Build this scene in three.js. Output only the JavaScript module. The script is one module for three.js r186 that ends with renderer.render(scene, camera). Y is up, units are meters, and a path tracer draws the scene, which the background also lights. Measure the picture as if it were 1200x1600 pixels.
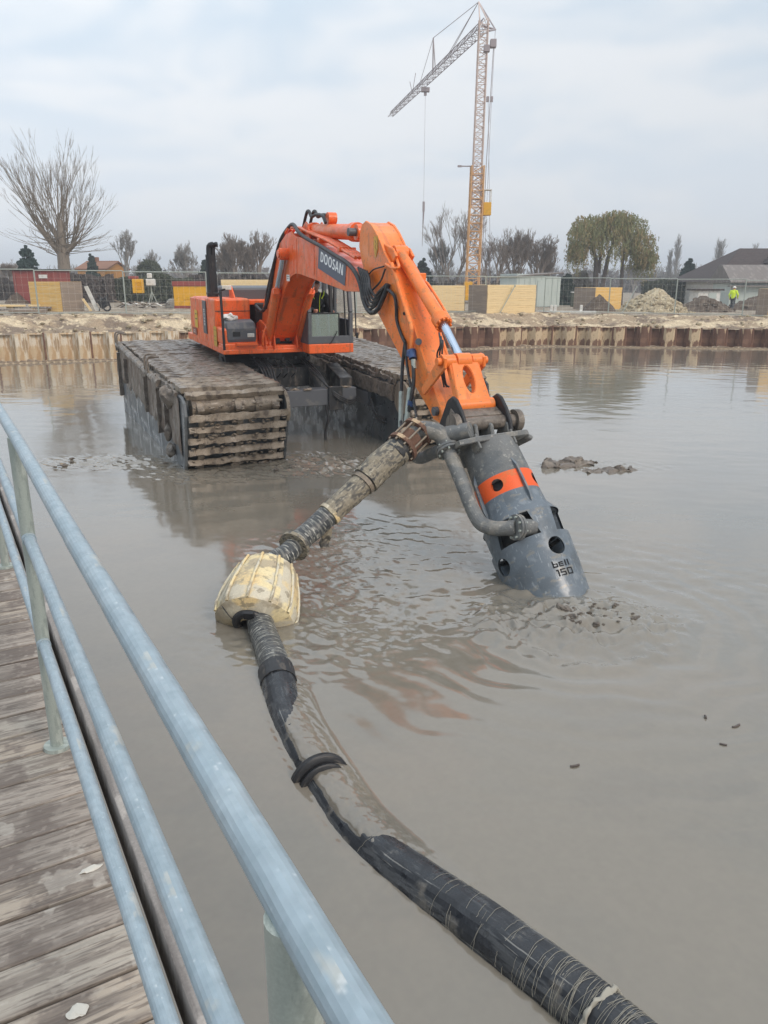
import * as THREE from 'three';
import { RoundedBoxGeometry } from 'three/addons/geometries/RoundedBoxGeometry.js';
import { MarchingCubes } from 'three/addons/objects/MarchingCubes.js';
import { ImprovedNoise } from 'three/addons/math/ImprovedNoise.js';
import { mergeGeometries, mergeVertices, toCreasedNormals } from 'three/addons/utils/BufferGeometryUtils.js';
import { Brush, Evaluator, SUBTRACTION } from 'three-bvh-csg';

// ---------------------------------------------------------------- camera, sky, sun, exposure
const scene = new THREE.Scene();
const EYE = 3.3, F = 1202, PITCH = Math.atan(360 / F);          // eye height above the water, focal length in pixels of a 1200 x 1600 picture
const camera = new THREE.PerspectiveCamera(2 * Math.atan(800 / F) * 180 / Math.PI, 0.75, 0.05, 2000);
camera.position.set(0, EYE, 0);
camera.rotation.set(-PITCH, 0, 0);
camera.updateMatrixWorld();
const renderer = new THREE.WebGLRenderer({ antialias: true });
renderer.toneMapping = THREE.LinearToneMapping;
renderer.toneMappingExposure = 1.09;
renderer.shadowMap.enabled = true;
const SUN = new THREE.Vector3(0.55, 0.62, 0.56).normalize();

const P = new ImprovedNoise();
const noise = (x, y, z) => P.noise(x, y, z);
function fbm(x, y, z, oct = 4) { let a = 0.5, s = 0; for (let i = 0; i < oct; i++) { s += a * P.noise(x, y, z); x *= 2.03; y *= 2.03; z *= 2.03; a *= 0.5; } return s; }
function rng(seed) { let s = seed | 0; return () => { s = (s + 0x6d2b79f5) | 0; let t = Math.imul(s ^ (s >>> 15), 1 | s); t = (t + Math.imul(t ^ (t >>> 7), 61 | t)) ^ t; return ((t ^ (t >>> 14)) >>> 0) / 4294967296; }; }
const clamp = (x, a = 0, b = 1) => Math.min(b, Math.max(a, x));
const mix = (a, b, t) => a + (b - a) * t;
const sstep = (a, b, x) => { const t = clamp((x - a) / (b - a)); return t * t * (3 - 2 * t); };

{ // overcast sky: pale blue grey with thin, low-contrast bands of cloud
  const W = 1024, Hh = 512, d = new Float32Array(W * Hh * 4);
  for (let j = 0; j < Hh; j++) for (let i = 0; i < W; i++) {
    const el = ((j + 0.5) / Hh - 0.5) * Math.PI, az = (i + 0.5) / W * Math.PI * 2;
    const dir = [Math.cos(el) * Math.cos(az), Math.sin(el), Math.cos(el) * Math.sin(az)];
    const up = Math.max(dir[1], 0);
    const sx = dir[0] / (up + 0.22), sz = dir[2] / (up + 0.22);
    const wx = sx + 0.5 * fbm(sx * 1.3, sz * 1.3, 4.4, 3), wz = sz + 0.5 * fbm(sx * 1.3, sz * 1.3, 14.4, 3);
    let c = fbm(wx * 1.2 + 3, wz * 1.9, 1.7, 5) + 0.7 * fbm(wx * 3.4, wz * 5.2, 8.2, 4);
    c = sstep(-0.26, 0.3, c);
    const h = sstep(0.0, 0.35, up);
    const blue = [mix(0.69, 0.53, h), mix(0.735, 0.625, h), mix(0.79, 0.72, h)];
    const white = [mix(0.725, 0.72, h), mix(0.755, 0.75, h), mix(0.79, 0.785, h)];
    const glow = 1 + 0.8 * up * up + 0.3 * Math.pow(Math.max(0, dir[0] * SUN.x + dir[1] * SUN.y + dir[2] * SUN.z), 3);
    const k = (j * W + i) * 4, low = dir[1] < 0 ? 0.55 : 1;
    for (let q = 0; q < 3; q++) d[k + q] = mix(blue[q], white[q], c) * glow * low;
    d[k + 3] = 1;
  }
  const t = new THREE.DataTexture(d, W, Hh, THREE.RGBAFormat, THREE.FloatType);
  t.mapping = THREE.EquirectangularReflectionMapping; t.magFilter = THREE.LinearFilter; t.minFilter = THREE.LinearFilter; t.needsUpdate = true;
  scene.background = t; scene.environment = t;
}
const sun = new THREE.DirectionalLight(0xffeedd, 1.7);
sun.position.copy(SUN).multiplyScalar(80).add(new THREE.Vector3(0, 0, -15));
sun.target.position.set(0, 0, -15); sun.castShadow = true; sun.shadow.radius = 40; sun.shadow.mapSize.set(2048, 2048);
Object.assign(sun.shadow.camera, { left: -60, right: 60, top: 60, bottom: -60, near: 1, far: 250 });
scene.add(sun, sun.target);
scene.fog = new THREE.FogExp2(0xdde3ea, 0.0014);

// ---------------------------------------------------------------- helpers
const V = (x, y, z) => new THREE.Vector3(x, y, z);
const CT = Math.cos(PITCH), ST = Math.sin(PITCH);
const ray = (px, py) => { const u = (px - 600) / F, v = (800 - py) / F; return V(u, v * CT - ST, -CT - v * ST); };
const at = (px, py, d) => ray(px, py).multiplyScalar(d).add(V(0, EYE, 0));                    // a picture point at a depth -> a place in the world
const onY = (px, py, y = 0) => { const r = ray(px, py); return r.multiplyScalar((y - EYE) / r.y).add(V(0, EYE, 0)); };

const used = {};
function numbered(name) { const n = used[name] ?? 0; used[name] = n + 1; return n ? name + '_' + String(n).padStart(3, '0') : name; }
function tag(o, label, category, group, kind) { if (label) o.userData.label = label; if (category) o.userData.category = category; if (group) o.userData.group = group; if (kind) o.userData.kind = kind; return o; }
function thing(name, label, category, pos = [0, 0, 0], turn = 0, group) {
  const o = new THREE.Group(); o.name = numbered(name); scene.add(o);
  if (pos.isVector3) o.position.copy(pos); else o.position.set(...pos);
  o.rotation.y = turn; return tag(o, label, category, group);
}
function add(name, geo, mat, parent = scene, kind) {
  const g = Array.isArray(geo) ? merge(geo) : geo;
  const m = new THREE.Mesh(g, mat); m.name = parent === scene ? numbered(name) : name; m.castShadow = m.receiveShadow = true;
  if (kind) m.userData.kind = kind; parent.add(m); return m;
}
function struct(name, geo, mat) { const m = add(name, geo, mat, scene, 'structure'); return m; }
function clean(g) {
  if (g.index) g = g.toNonIndexed();
  for (const k of Object.keys(g.attributes)) if (!['position', 'normal', 'uv'].includes(k)) g.deleteAttribute(k);
  if (!g.attributes.normal) g.computeVertexNormals();
  if (!g.attributes.uv) g.setAttribute('uv', new THREE.BufferAttribute(new Float32Array(g.attributes.position.count * 2), 2));
  g.morphAttributes = {}; g.clearGroups(); return g;
}
function merge(list) { return list.length === 1 ? clean(list[0]) : mergeGeometries(list.map(clean)); }
function boxUV(g, s = 1) {                                                                   // uv in metres from the nearest axis
  g = clean(g); const p = g.attributes.position.array, n = p.length / 3, uv = new Float32Array(n * 2);
  for (let i = 0; i < n; i += 3) {
    const a = i * 3, ux = p[a + 3] - p[a], uy = p[a + 4] - p[a + 1], uz = p[a + 5] - p[a + 2], vx = p[a + 6] - p[a], vy = p[a + 7] - p[a + 1], vz = p[a + 8] - p[a + 2];
    const nx = Math.abs(uy * vz - uz * vy), ny = Math.abs(uz * vx - ux * vz), nz = Math.abs(ux * vy - uy * vx);
    for (let k = 0; k < 3; k++) {
      const x = p[a + k * 3], y = p[a + k * 3 + 1], z = p[a + k * 3 + 2];
      const [U, W] = nx >= ny && nx >= nz ? [z, y] : ny >= nz ? [x, z] : [x, y];
      uv[(i + k) * 2] = U * s; uv[(i + k) * 2 + 1] = W * s;
    }
  }
  g.setAttribute('uv', new THREE.BufferAttribute(uv, 2)); return g;
}
function bx(w, h, d, x = 0, y = 0, z = 0, { r = 0.012, rx = 0, ry = 0, rz = 0 } = {}) {
  const g = r > 0 ? new RoundedBoxGeometry(w, h, d, 1, Math.min(r, w / 2.1, h / 2.1, d / 2.1)) : new THREE.BoxGeometry(w, h, d);
  const c = boxUV(g);
  if (rx || ry || rz) c.applyMatrix4(new THREE.Matrix4().makeRotationFromEuler(new THREE.Euler(rx, ry, rz, 'YXZ')));
  c.translate(x, y, z); return c;
}
const vec = (a) => (a.isVector3 ? a : V(...a));
function rod(p0, p1, r0, r1 = r0, seg = 14, open = false) {
  const a = vec(p0), b = vec(p1), l = a.distanceTo(b), g = new THREE.CylinderGeometry(r1, r0, l, seg, 1, open);
  const q = new THREE.Quaternion().setFromUnitVectors(V(0, 1, 0), b.clone().sub(a).normalize());
  const u = g.attributes.uv; for (let i = 0; i < u.count; i++) u.setXY(i, u.getX(i) * 2 * Math.PI * r0, u.getY(i) * l);
  g.applyQuaternion(q).translate((a.x + b.x) / 2, (a.y + b.y) / 2, (a.z + b.z) / 2); return clean(g);
}
function tube(pts, r, seg = 24, rad = 10, tension = 0.5) {
  const c = new THREE.CatmullRomCurve3(pts.map(vec), false, 'catmullrom', tension), g = new THREE.TubeGeometry(c, seg, r, rad, false), L = c.getLength(), u = g.attributes.uv;
  for (let i = 0; i < u.count; i++) u.setXY(i, u.getX(i) * L, u.getY(i) * 2 * Math.PI * r);
  const caps = [0, 1].map((t) => { const e = new THREE.CircleGeometry(r, rad), p = c.getPointAt(t), d = c.getTangentAt(t).multiplyScalar(t ? 1 : -1); e.applyQuaternion(new THREE.Quaternion().setFromUnitVectors(V(0, 0, 1), d)).translate(p.x, p.y, p.z); return e; });
  return merge([g, ...caps]);
}
function slab(profile, x0, x1, bevel = 0.012, holes = []) {                                  // profile of [z, y] pairs, drawn out from x0 to x1
  const s = new THREE.Shape(profile.map(([z, y]) => new THREE.Vector2(z, y)));
  for (const h of holes) s.holes.push(h);
  const d = Math.abs(x1 - x0) - 2 * bevel;
  const g = new THREE.ExtrudeGeometry(s, { depth: d, bevelEnabled: bevel > 0, bevelSize: bevel, bevelThickness: bevel, bevelOffset: -bevel, bevelSegments: 1, curveSegments: 10 });
  g.applyMatrix4(new THREE.Matrix4().makeBasis(V(0, 0, 1), V(0, 1, 0), V(-1, 0, 0)));
  g.translate(Math.max(x0, x1) - bevel, 0, 0); return boxUV(g);
}
function rough(g, amp, freq, seed = 0, crease = 0.7) {                                       // uneven, dented or caked surface
  g = clean(g); const p = g.attributes.position;
  for (let i = 0; i < p.count; i++) {
    const x = p.getX(i) * freq + seed, y = p.getY(i) * freq + seed * 1.3, z = p.getZ(i) * freq;
    p.setXYZ(i, p.getX(i) + amp * (noise(x, y, z) + 0.5 * noise(x * 2.3, y * 2.3, z * 2.3)), p.getY(i) + amp * (noise(x + 31, y, z) + 0.5 * noise(x * 2.3 + 31, y * 2.3, z * 2.3)), p.getZ(i) + amp * (noise(x, y + 57, z) + 0.5 * noise(x * 2.3, y * 2.3 + 57, z * 2.3)));
  }
  g.deleteAttribute('normal'); return crease ? toCreasedNormals(g, crease) : (g.computeVertexNormals(), g);
}
function segBox(w, h, d, nx, ny, nz) { return boxUV(new THREE.BoxGeometry(w, h, d, nx, ny, nz)); }
function move(g, x, y, z, rx = 0, ry = 0, rz = 0) { if (rx || ry || rz) g.applyMatrix4(new THREE.Matrix4().makeRotationFromEuler(new THREE.Euler(rx, ry, rz, 'YXZ'))); g.translate(x, y, z); return g; }
function grid(nx, nz, fn) {                                                                   // sheet of (nx+1)(nz+1) points from fn(i, j) -> [x, y, z, u, v]
  const pos = new Float32Array((nx + 1) * (nz + 1) * 3), uv = new Float32Array((nx + 1) * (nz + 1) * 2), idx = new Uint32Array(nx * nz * 6);
  for (let j = 0, k = 0; j <= nz; j++) for (let i = 0; i <= nx; i++, k++) { const q = fn(i, j); pos.set(q.slice(0, 3), k * 3); uv[k * 2] = q[3] ?? q[0]; uv[k * 2 + 1] = q[4] ?? q[2]; }
  for (let j = 0, k = 0; j < nz; j++) for (let i = 0; i < nx; i++, k += 6) { const a = j * (nx + 1) + i, b = a + 1, c = a + nx + 1, e = c + 1; idx.set([a, b, c, b, e, c], k); }
  const g = new THREE.BufferGeometry(); g.setAttribute('position', new THREE.BufferAttribute(pos, 3)); g.setAttribute('uv', new THREE.BufferAttribute(uv, 2)); g.setIndex(new THREE.BufferAttribute(idx, 1)); g.computeVertexNormals(); return g;
}

// ---------------------------------------------------------------- procedural materials
const TABLE = (() => { const r = rng(77), a = new Float32Array(65536); for (let i = 0; i < 65536; i++) a[i] = r(); return a; })();
function vn(u, v, px, py, seed) {                                                            // tiling value noise, px by py cells per tile
  const x = u * px, y = v * py, i = Math.floor(x), j = Math.floor(y); let fx = x - i, fy = y - j; fx = fx * fx * (3 - 2 * fx); fy = fy * fy * (3 - 2 * fy);
  const w = (a, n) => ((a % n) + n) % n, q = (a, b) => TABLE[(w(a, px) * 157 + w(b, py) * 4093 + seed * 7919) & 65535];
  return mix(mix(q(i, j), q(i + 1, j), fx), mix(q(i, j + 1), q(i + 1, j + 1), fx), fy);
}
function tf(u, v, px, py, seed, oct = 4) { let s = 0, a = 0.5, t = 0; for (let o = 0; o < oct; o++) { s += a * vn(u, v, px, py, seed + o * 13); t += a; px *= 2; py *= 2; a *= 0.55; } return s / t; }
function tex(size, fn, srgb = true, rep = 1) {
  const d = new Uint8Array(size * size * 4);
  for (let j = 0; j < size; j++) for (let i = 0; i < size; i++) { const c = fn(i / size, j / size), k = (j * size + i) * 4; if (typeof c === 'number') d[k] = d[k + 1] = d[k + 2] = clamp(c) * 255; else for (let q = 0; q < 3; q++) d[k + q] = clamp(c[q]) * 255; d[k + 3] = 255; }
  const t = new THREE.DataTexture(d, size, size, THREE.RGBAFormat); t.wrapS = t.wrapT = THREE.RepeatWrapping; t.magFilter = THREE.LinearFilter; t.minFilter = THREE.LinearFilter;
  if (srgb) t.colorSpace = THREE.SRGBColorSpace; t.repeat.set(1 / rep, 1 / rep); t.needsUpdate = true; return t;
}
const lerp3 = (a, b, t) => [mix(a[0], b[0], t), mix(a[1], b[1], t), mix(a[2], b[2], t)];
const hex = (h) => [(h >> 16 & 255) / 255, (h >> 8 & 255) / 255, (h & 255) / 255];
function patchy(size, rep, layers, base, grain = 0.06, seed = 1) {                           // base colour, layers of [colour, cells x, cells y, from, to, strength] and fine grain
  return tex(size, (u, v) => {
    let c = base; layers.forEach(([col, px, py, a, b, s], k) => { c = lerp3(c, col, sstep(a, b, tf(u, v, px, py, seed + k * 101, 5)) * s); });
    const g = 1 + grain * (vn(u, v, 128, 128, seed + 9) + vn(u, v, 256, 256, seed + 5) - 1); return [c[0] * g, c[1] * g, c[2] * g];
  }, true, rep);
}
const bumpTex = (size, rep, px, py, seed, oct = 5) => tex(size, (u, v) => tf(u, v, px, py, seed, oct), false, rep);
const std = (o) => new THREE.MeshStandardMaterial(o), phys = (o) => new THREE.MeshPhysicalMaterial(o);
const M = {};
{
  const bMud = bumpTex(512, 0.8, 10, 10, 3), bFine = bumpTex(256, 0.5, 16, 16, 21), bStreak = bumpTex(256, 1.2, 40, 3, 11);
  const roughMap = (a, b, seed, rep, px = 8, py = 8) => tex(256, (u, v) => { const t = tf(u, v, px, py, seed, 4); return mix(a, b, sstep(0.3, 0.7, t)); }, false, rep);
  M.orange = phys({ map: patchy(512, 2.2, [[hex(0xdf8050), 4, 3, 0.42, 0.72, 0.6], [hex(0xab5530), 26, 5, 0.58, 0.76, 0.6], [hex(0x9a6a4a), 14, 18, 0.64, 0.76, 0.35], [hex(0x7d6552), 70, 70, 0.69, 0.79, 0.6]], hex(0xec6323), 0.04, 4), roughnessMap: roughMap(0.32, 0.6, 8, 1.3), roughness: 1, clearcoat: 0.25, clearcoatRoughness: 0.25 });
  M.orangeArm = phys({ map: patchy(512, 2.2, [[hex(0xef9550), 4, 3, 0.42, 0.72, 0.65], [hex(0xc06530), 26, 5, 0.6, 0.76, 0.55], [hex(0x9a7250), 14, 18, 0.64, 0.76, 0.4], [hex(0x86694f), 70, 70, 0.68, 0.78, 0.55]], hex(0xf07a2a), 0.04, 14), roughnessMap: roughMap(0.32, 0.6, 18, 1.3), roughness: 1, clearcoat: 0.25, clearcoatRoughness: 0.25 });
  M.orangeBand = std({ map: patchy(256, 0.8, [[hex(0xc2703c), 6, 6, 0.55, 0.7, 0.7]], hex(0xe85a1c), 0.05, 6), roughness: 0.5 });
  M.mud = std({ map: patchy(512, 1.4, [[hex(0x857b6f), 6, 6, 0.45, 0.7, 0.8], [hex(0x514a43), 14, 14, 0.52, 0.72, 0.85]], hex(0x6c635a), 0.14, 2), bumpMap: bMud, bumpScale: 0.012, roughnessMap: roughMap(0.28, 0.75, 5, 1.0), roughness: 1 });
  M.mudPale = std({ map: patchy(512, 1.4, [[hex(0x9d9080), 6, 6, 0.45, 0.7, 0.8], [hex(0x574d43), 14, 14, 0.52, 0.72, 0.85]], hex(0x7e7263), 0.14, 32), bumpMap: bMud, bumpScale: 0.010, roughnessMap: roughMap(0.3, 0.75, 35, 1.0), roughness: 1 });
  M.mudWall = std({ map: patchy(512, 1.6, [[hex(0x8f857a), 26, 2, 0.45, 0.62, 0.85], [hex(0x6c5a4e), 9, 3, 0.52, 0.7, 0.75], [hex(0x4e4a46), 40, 3, 0.6, 0.75, 0.7], [hex(0xa39a90), 60, 4, 0.62, 0.72, 0.6]], hex(0x776d63), 0.1, 40), bumpMap: bStreak, bumpScale: 0.012, roughnessMap: roughMap(0.4, 0.8, 45, 1.0), roughness: 1 });
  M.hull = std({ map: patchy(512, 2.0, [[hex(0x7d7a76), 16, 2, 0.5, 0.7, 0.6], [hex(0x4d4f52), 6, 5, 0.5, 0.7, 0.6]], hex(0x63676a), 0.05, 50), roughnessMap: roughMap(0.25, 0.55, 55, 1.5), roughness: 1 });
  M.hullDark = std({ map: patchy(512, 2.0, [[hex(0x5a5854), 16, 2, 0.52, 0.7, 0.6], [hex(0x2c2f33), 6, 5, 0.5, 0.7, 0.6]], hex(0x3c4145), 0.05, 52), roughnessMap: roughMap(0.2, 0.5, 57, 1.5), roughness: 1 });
  M.steelDark = std({ map: patchy(512, 1.5, [[hex(0x5c554e), 10, 6, 0.5, 0.72, 0.75], [hex(0x7d6f5f), 30, 10, 0.64, 0.8, 0.5]], hex(0x2b2c2e), 0.06, 60), roughnessMap: roughMap(0.3, 0.7, 65, 1.0), roughness: 1, metalness: 0.1 });
  M.black = std({ map: patchy(256, 1.0, [[hex(0x4a4642), 8, 8, 0.6, 0.8, 0.6]], hex(0x202124), 0.05, 70), roughness: 0.55 });
  M.rubber = std({ map: patchy(256, 0.6, [[hex(0x5d564e), 8, 20, 0.58, 0.75, 0.7]], hex(0x26272a), 0.05, 71), roughness: 0.5 });
  M.grey = std({ map: patchy(256, 1.0, [[hex(0x76736f), 8, 8, 0.55, 0.75, 0.7]], hex(0x55585d), 0.04, 72), roughness: 0.5 });
  M.pump = std({ map: patchy(512, 1.1, [[hex(0x8d9296), 10, 10, 0.58, 0.75, 0.5], [hex(0x50565b), 5, 5, 0.5, 0.75, 0.5], [hex(0x878075), 12, 26, 0.64, 0.7, 0.55], [hex(0x9b9fa1), 60, 16, 0.68, 0.75, 0.6]], hex(0x646d75), 0.05, 80), roughnessMap: roughMap(0.3, 0.55, 85, 0.8), roughness: 1, metalness: 0.1 });
  M.pumpMud = std({ map: patchy(512, 1.1, [[hex(0x8a857c), 9, 5, 0.5, 0.68, 0.8], [hex(0x565a5c), 5, 7, 0.48, 0.7, 0.7], [hex(0xa5a198), 30, 30, 0.66, 0.75, 0.6]], hex(0x6c6d6c), 0.08, 81), bumpMap: bFine, bumpScale: 0.003, roughnessMap: roughMap(0.4, 0.75, 86, 0.8), roughness: 1 });
  M.hose = std({ map: patchy(512, 0.9, [[hex(0x5c5e5f), 4, 24, 0.56, 0.7, 0.6], [hex(0x8b8a85), 3, 60, 0.68, 0.74, 0.85], [hex(0x6f6a62), 6, 6, 0.66, 0.78, 0.7]], hex(0x25282d), 0.06, 90), bumpMap: bumpTex(256, 0.5, 24, 6, 91), bumpScale: 0.003, roughnessMap: roughMap(0.15, 0.5, 92, 0.6), roughness: 1 });
  M.hoseMud = std({ map: patchy(512, 0.9, [[hex(0x55524d), 10, 22, 0.5, 0.66, 0.85], [hex(0xb5ac98), 16, 40, 0.62, 0.74, 0.7], [hex(0x3a3a3b), 5, 9, 0.6, 0.72, 0.8]], hex(0x89806f), 0.12, 93), bumpMap: bumpTex(256, 0.5, 40, 12, 94), bumpScale: 0.006, roughness: 0.75 });
  M.wrap = std({ map: patchy(512, 0.7, [[hex(0x77766f), 60, 6, 0.5, 0.6, 0.8], [hex(0xd8d5c8), 90, 10, 0.62, 0.7, 0.8]], hex(0x3b3d3f), 0.06, 95), bumpMap: bumpTex(256, 0.4, 50, 5, 96), bumpScale: 0.006, roughness: 0.4 });
  M.cord = std({ color: hexColor(0x9b978b), roughness: 0.7 });
  M.float = std({ map: patchy(512, 1.3, [[hex(0xded0a6), 3, 3, 0.4, 0.62, 0.8], [hex(0xc6bfae), 3, 5, 0.54, 0.64, 0.85], [hex(0xa2957f), 4, 6, 0.56, 0.66, 0.75], [hex(0x857b69), 12, 20, 0.6, 0.7, 0.65]], hex(0xdcc290), 0.06, 100), bumpMap: bFine, bumpScale: 0.003, roughness: 0.55 });
  M.yellow = std({ map: patchy(256, 1.0, [[hex(0xb88d1e), 8, 8, 0.55, 0.75, 0.6]], hex(0xdba31c), 0.05, 101), roughness: 0.5 });
  M.galv = std({ map: patchy(768, 2.3, [[hex(0xa6b2b8), 30, 24, 0.4, 0.75, 0.6], [hex(0x8b9ba3), 180, 140, 0.5, 0.75, 0.4], [hex(0xbdbab0), 22, 40, 0.7, 0.76, 0.6], [hex(0xd0d5d6), 240, 240, 0.74, 0.8, 0.6]], hex(0x9aa9b1), 0.05, 110), bumpMap: bumpTex(256, 0.2, 14, 14, 111), bumpScale: 0.0006, roughnessMap: roughMap(0.35, 0.6, 112, 0.3), roughness: 1, metalness: 0.25 });
  M.galvPost = std({ map: patchy(512, 0.35, [[hex(0xb0b6ae), 14, 4, 0.45, 0.65, 0.8], [hex(0x8b938d), 22, 8, 0.55, 0.7, 0.7]], hex(0x9ea69f), 0.05, 113), roughness: 0.5, metalness: 0.2 });
  M.chrome = std({ color: 0xb9c6d6, roughness: 0.16, metalness: 0.9 });
  M.glass = phys({ color: 0xffffff, transmission: 1, thickness: 0, roughness: 0.03, ior: 1.5 });
  M.glassGreen = phys({ color: 0xd3e0d6, transmission: 0.75, thickness: 0, roughness: 0.08, ior: 1.5 });
  M.white = std({ map: patchy(256, 1.0, [[hex(0xb9b5aa), 6, 6, 0.5, 0.75, 0.6]], hex(0xdcdad4), 0.04, 120), roughness: 0.6 });
  M.red = std({ map: patchy(256, 1.4, [[hex(0x74403a), 6, 2, 0.5, 0.75, 0.6]], hex(0x8f463f), 0.05, 121), roughness: 0.6 });
  const rustLayers = [[hex(0x5c4336), 10, 3, 0.5, 0.7, 0.7], [hex(0x8b6b56), 6, 6, 0.55, 0.7, 0.6]];
  M.rust = [std({ map: patchy(512, 2.4, [...rustLayers, [hex(0xcbb493), 12, 5, 0.6, 0.68, 0.8]], hex(0x745647), 0.1, 130), bumpMap: bFine, bumpScale: 0.004, roughness: 0.9 }),
    std({ map: patchy(512, 2.4, [...rustLayers, [hex(0xd2bd9b), 10, 4, 0.5, 0.6, 0.85]], hex(0x7d604e), 0.1, 131), bumpMap: bFine, bumpScale: 0.004, roughness: 0.9 }),
    std({ map: patchy(512, 2.4, [[hex(0xb3906a), 16, 3, 0.52, 0.68, 0.7], [hex(0xdad0bf), 8, 3, 0.4, 0.58, 0.95], [hex(0x8f7050), 30, 3, 0.65, 0.74, 0.65]], hex(0xc9b596), 0.08, 132), bumpMap: bFine, bumpScale: 0.004, roughness: 0.9 })];
  M.soilPale = std({ map: patchy(1024, 5.0, [[hex(0xcfbd9f), 5, 7, 0.5, 0.64, 0.8], [hex(0x77685a), 5, 9, 0.48, 0.62, 0.85], [hex(0xd7c6a6), 26, 26, 0.6, 0.7, 0.7]], hex(0x9d8a73), 0.16, 140), bumpMap: bumpTex(512, 1.6, 14, 14, 141), bumpScale: 0.05, roughness: 0.95 });
  M.soilGrey = std({ map: patchy(1024, 9.0, [[hex(0xa59a8a), 8, 10, 0.5, 0.66, 0.85], [hex(0x665c50), 14, 16, 0.54, 0.7, 0.85], [hex(0xb8a88e), 40, 40, 0.62, 0.72, 0.6]], hex(0x887c6c), 0.14, 142), bumpMap: bumpTex(512, 2.6, 14, 14, 143), bumpScale: 0.06, roughness: 0.95 });
  M.soilDark = std({ map: patchy(512, 3.0, [[hex(0x77695a), 10, 10, 0.5, 0.7, 0.8]], hex(0x574b40), 0.16, 144), bumpMap: bumpTex(512, 1.0, 14, 14, 145), bumpScale: 0.05, roughness: 0.95 });
  M.rubble = std({ map: patchy(512, 2.5, [[hex(0xcabd9f), 12, 12, 0.5, 0.66, 0.85], [hex(0x7d7262), 20, 20, 0.56, 0.7, 0.8]], hex(0xa8997e), 0.16, 146), bumpMap: bumpTex(512, 0.9, 14, 14, 147), bumpScale: 0.06, roughness: 0.95 });
  const plyMap = (base, seed) => patchy(512, 2.4, [[hex(0xe9cd98), 3, 40, 0.45, 0.65, 0.6], [hex(0xb99a68), 4, 60, 0.62, 0.77, 0.4]], base, 0.06, seed);
  M.ply = std({ map: plyMap(hex(0xe2b76c), 150), roughness: 0.75 });
  M.plyPale = std({ map: plyMap(hex(0xe6cd9e), 151), roughness: 0.75 });
  M.plyGrey = std({ map: patchy(512, 2.4, [[hex(0xa08f7d), 3, 40, 0.45, 0.65, 0.6]], hex(0x8c7d70), 0.06, 152), roughness: 0.8 });
  M.deck = [1, 2, 3, 4].map((k) => std({
    map: tex(720, (u, v) => { const g = tf(u, v, 3, 26, k * 17, 5), f = tf(u, v, 6, 90, k * 31, 3), st = tf(u, v, 7, 6, k * 47, 5), li = tf(u, v, 9, 8, k * 53, 5);
      let c = lerp3(hex([0xa39a8e, 0x9d9287, 0xa89b8c, 0x968c82][k - 1]), hex(0x796f66), sstep(0.4, 0.68, g) * 0.85); c = lerp3(c, hex(0x655b53), sstep(0.58, 0.74, f) * 0.6); c = lerp3(c, hex(0x655a53), sstep(0.52, 0.66, st) * 0.6); const fi = tf(u, v, 14, 150, k * 71, 3), kn = tf(u, v, 40, 60, k * 83, 3); c = lerp3(c, hex(0x5d544d), sstep(0.55, 0.72, fi) * 0.5); c = lerp3(c, hex(0xb3aa9e), sstep(0.6, 0.74, kn) * 0.3); return lerp3(c, hex(0xc5bfb4), sstep(0.66, 0.72, li) * 0.4); }, true, 0.9),
    bumpMap: tex(512, (u, v) => 0.6 * tf(u, v, 4, 70, k * 61, 4) + 0.4 * tf(u, v, 12, 160, k * 67, 3), false, 0.9), bumpScale: 0.006, roughness: 0.85 }));
  M.beam = std({ map: patchy(512, 0.9, [[hex(0x6e6864), 20, 2, 0.5, 0.66, 0.7], [hex(0xaaa39c), 14, 8, 0.62, 0.7, 0.8]], hex(0x8b8580), 0.08, 160), bumpMap: bFine, bumpScale: 0.002, roughness: 0.85 });
  M.dropping = std({ color: 0xc6c1b6, roughness: 0.7 });
  M.bark = std({ map: patchy(256, 1.0, [[hex(0x6b6259), 12, 4, 0.5, 0.7, 0.7]], hex(0x8a8074), 0.1, 170), roughness: 0.95 });
  M.barkDark = std({ color: hexColor(0x5c5450), roughness: 0.95 });
  M.twigBrown = std({ color: hexColor(0x877c73), roughness: 0.95 });
  M.twigPale = std({ color: hexColor(0x8f8a84), roughness: 0.95 });
  const leaf = (h) => std({ color: hexColor(h), roughness: 0.8, side: THREE.DoubleSide });
  M.willow = leaf(0x828258); M.willowBrown = leaf(0x998862); M.conifer = leaf(0x2f3d33); M.coniferBlue = leaf(0x31443f); M.bush = leaf(0x4a5040); M.hedge = leaf(0x5c5450); M.hedgeGreen = leaf(0x4d5242);
  M.roofBrown = std({ map: patchy(256, 1.2, [[hex(0x584a46), 6, 12, 0.5, 0.7, 0.7]], hex(0x3d3331), 0.1, 180), roughness: 0.85 });
  M.roofGrey = std({ map: patchy(256, 1.6, [[hex(0x8d8680), 10, 4, 0.5, 0.7, 0.7]], hex(0x77706c), 0.1, 181), roughness: 0.85 });
  M.roofRust = std({ color: hexColor(0x87604a), roughness: 0.85 });
  M.tanWall = std({ color: hexColor(0xb4803f), roughness: 0.85 });
  M.mint = std({ map: patchy(256, 2.0, [[hex(0xa9b3ac), 10, 2, 0.5, 0.7, 0.6]], hex(0xb9c2bc), 0.03, 182), roughness: 0.6 });
  M.hivis = std({ color: hexColor(0xd3ee2a), roughness: 0.7 });
  M.jacket = std({ color: hexColor(0x24262b), roughness: 0.8 });
  M.trousers = std({ color: hexColor(0x40454a), roughness: 0.85 });
  M.jeans = std({ color: hexColor(0x3a4a7c), roughness: 0.85 });
  M.skin = std({ color: hexColor(0xc98f78), roughness: 0.6 });
  M.hair = std({ color: hexColor(0x4a3a30), roughness: 0.8 });
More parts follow.
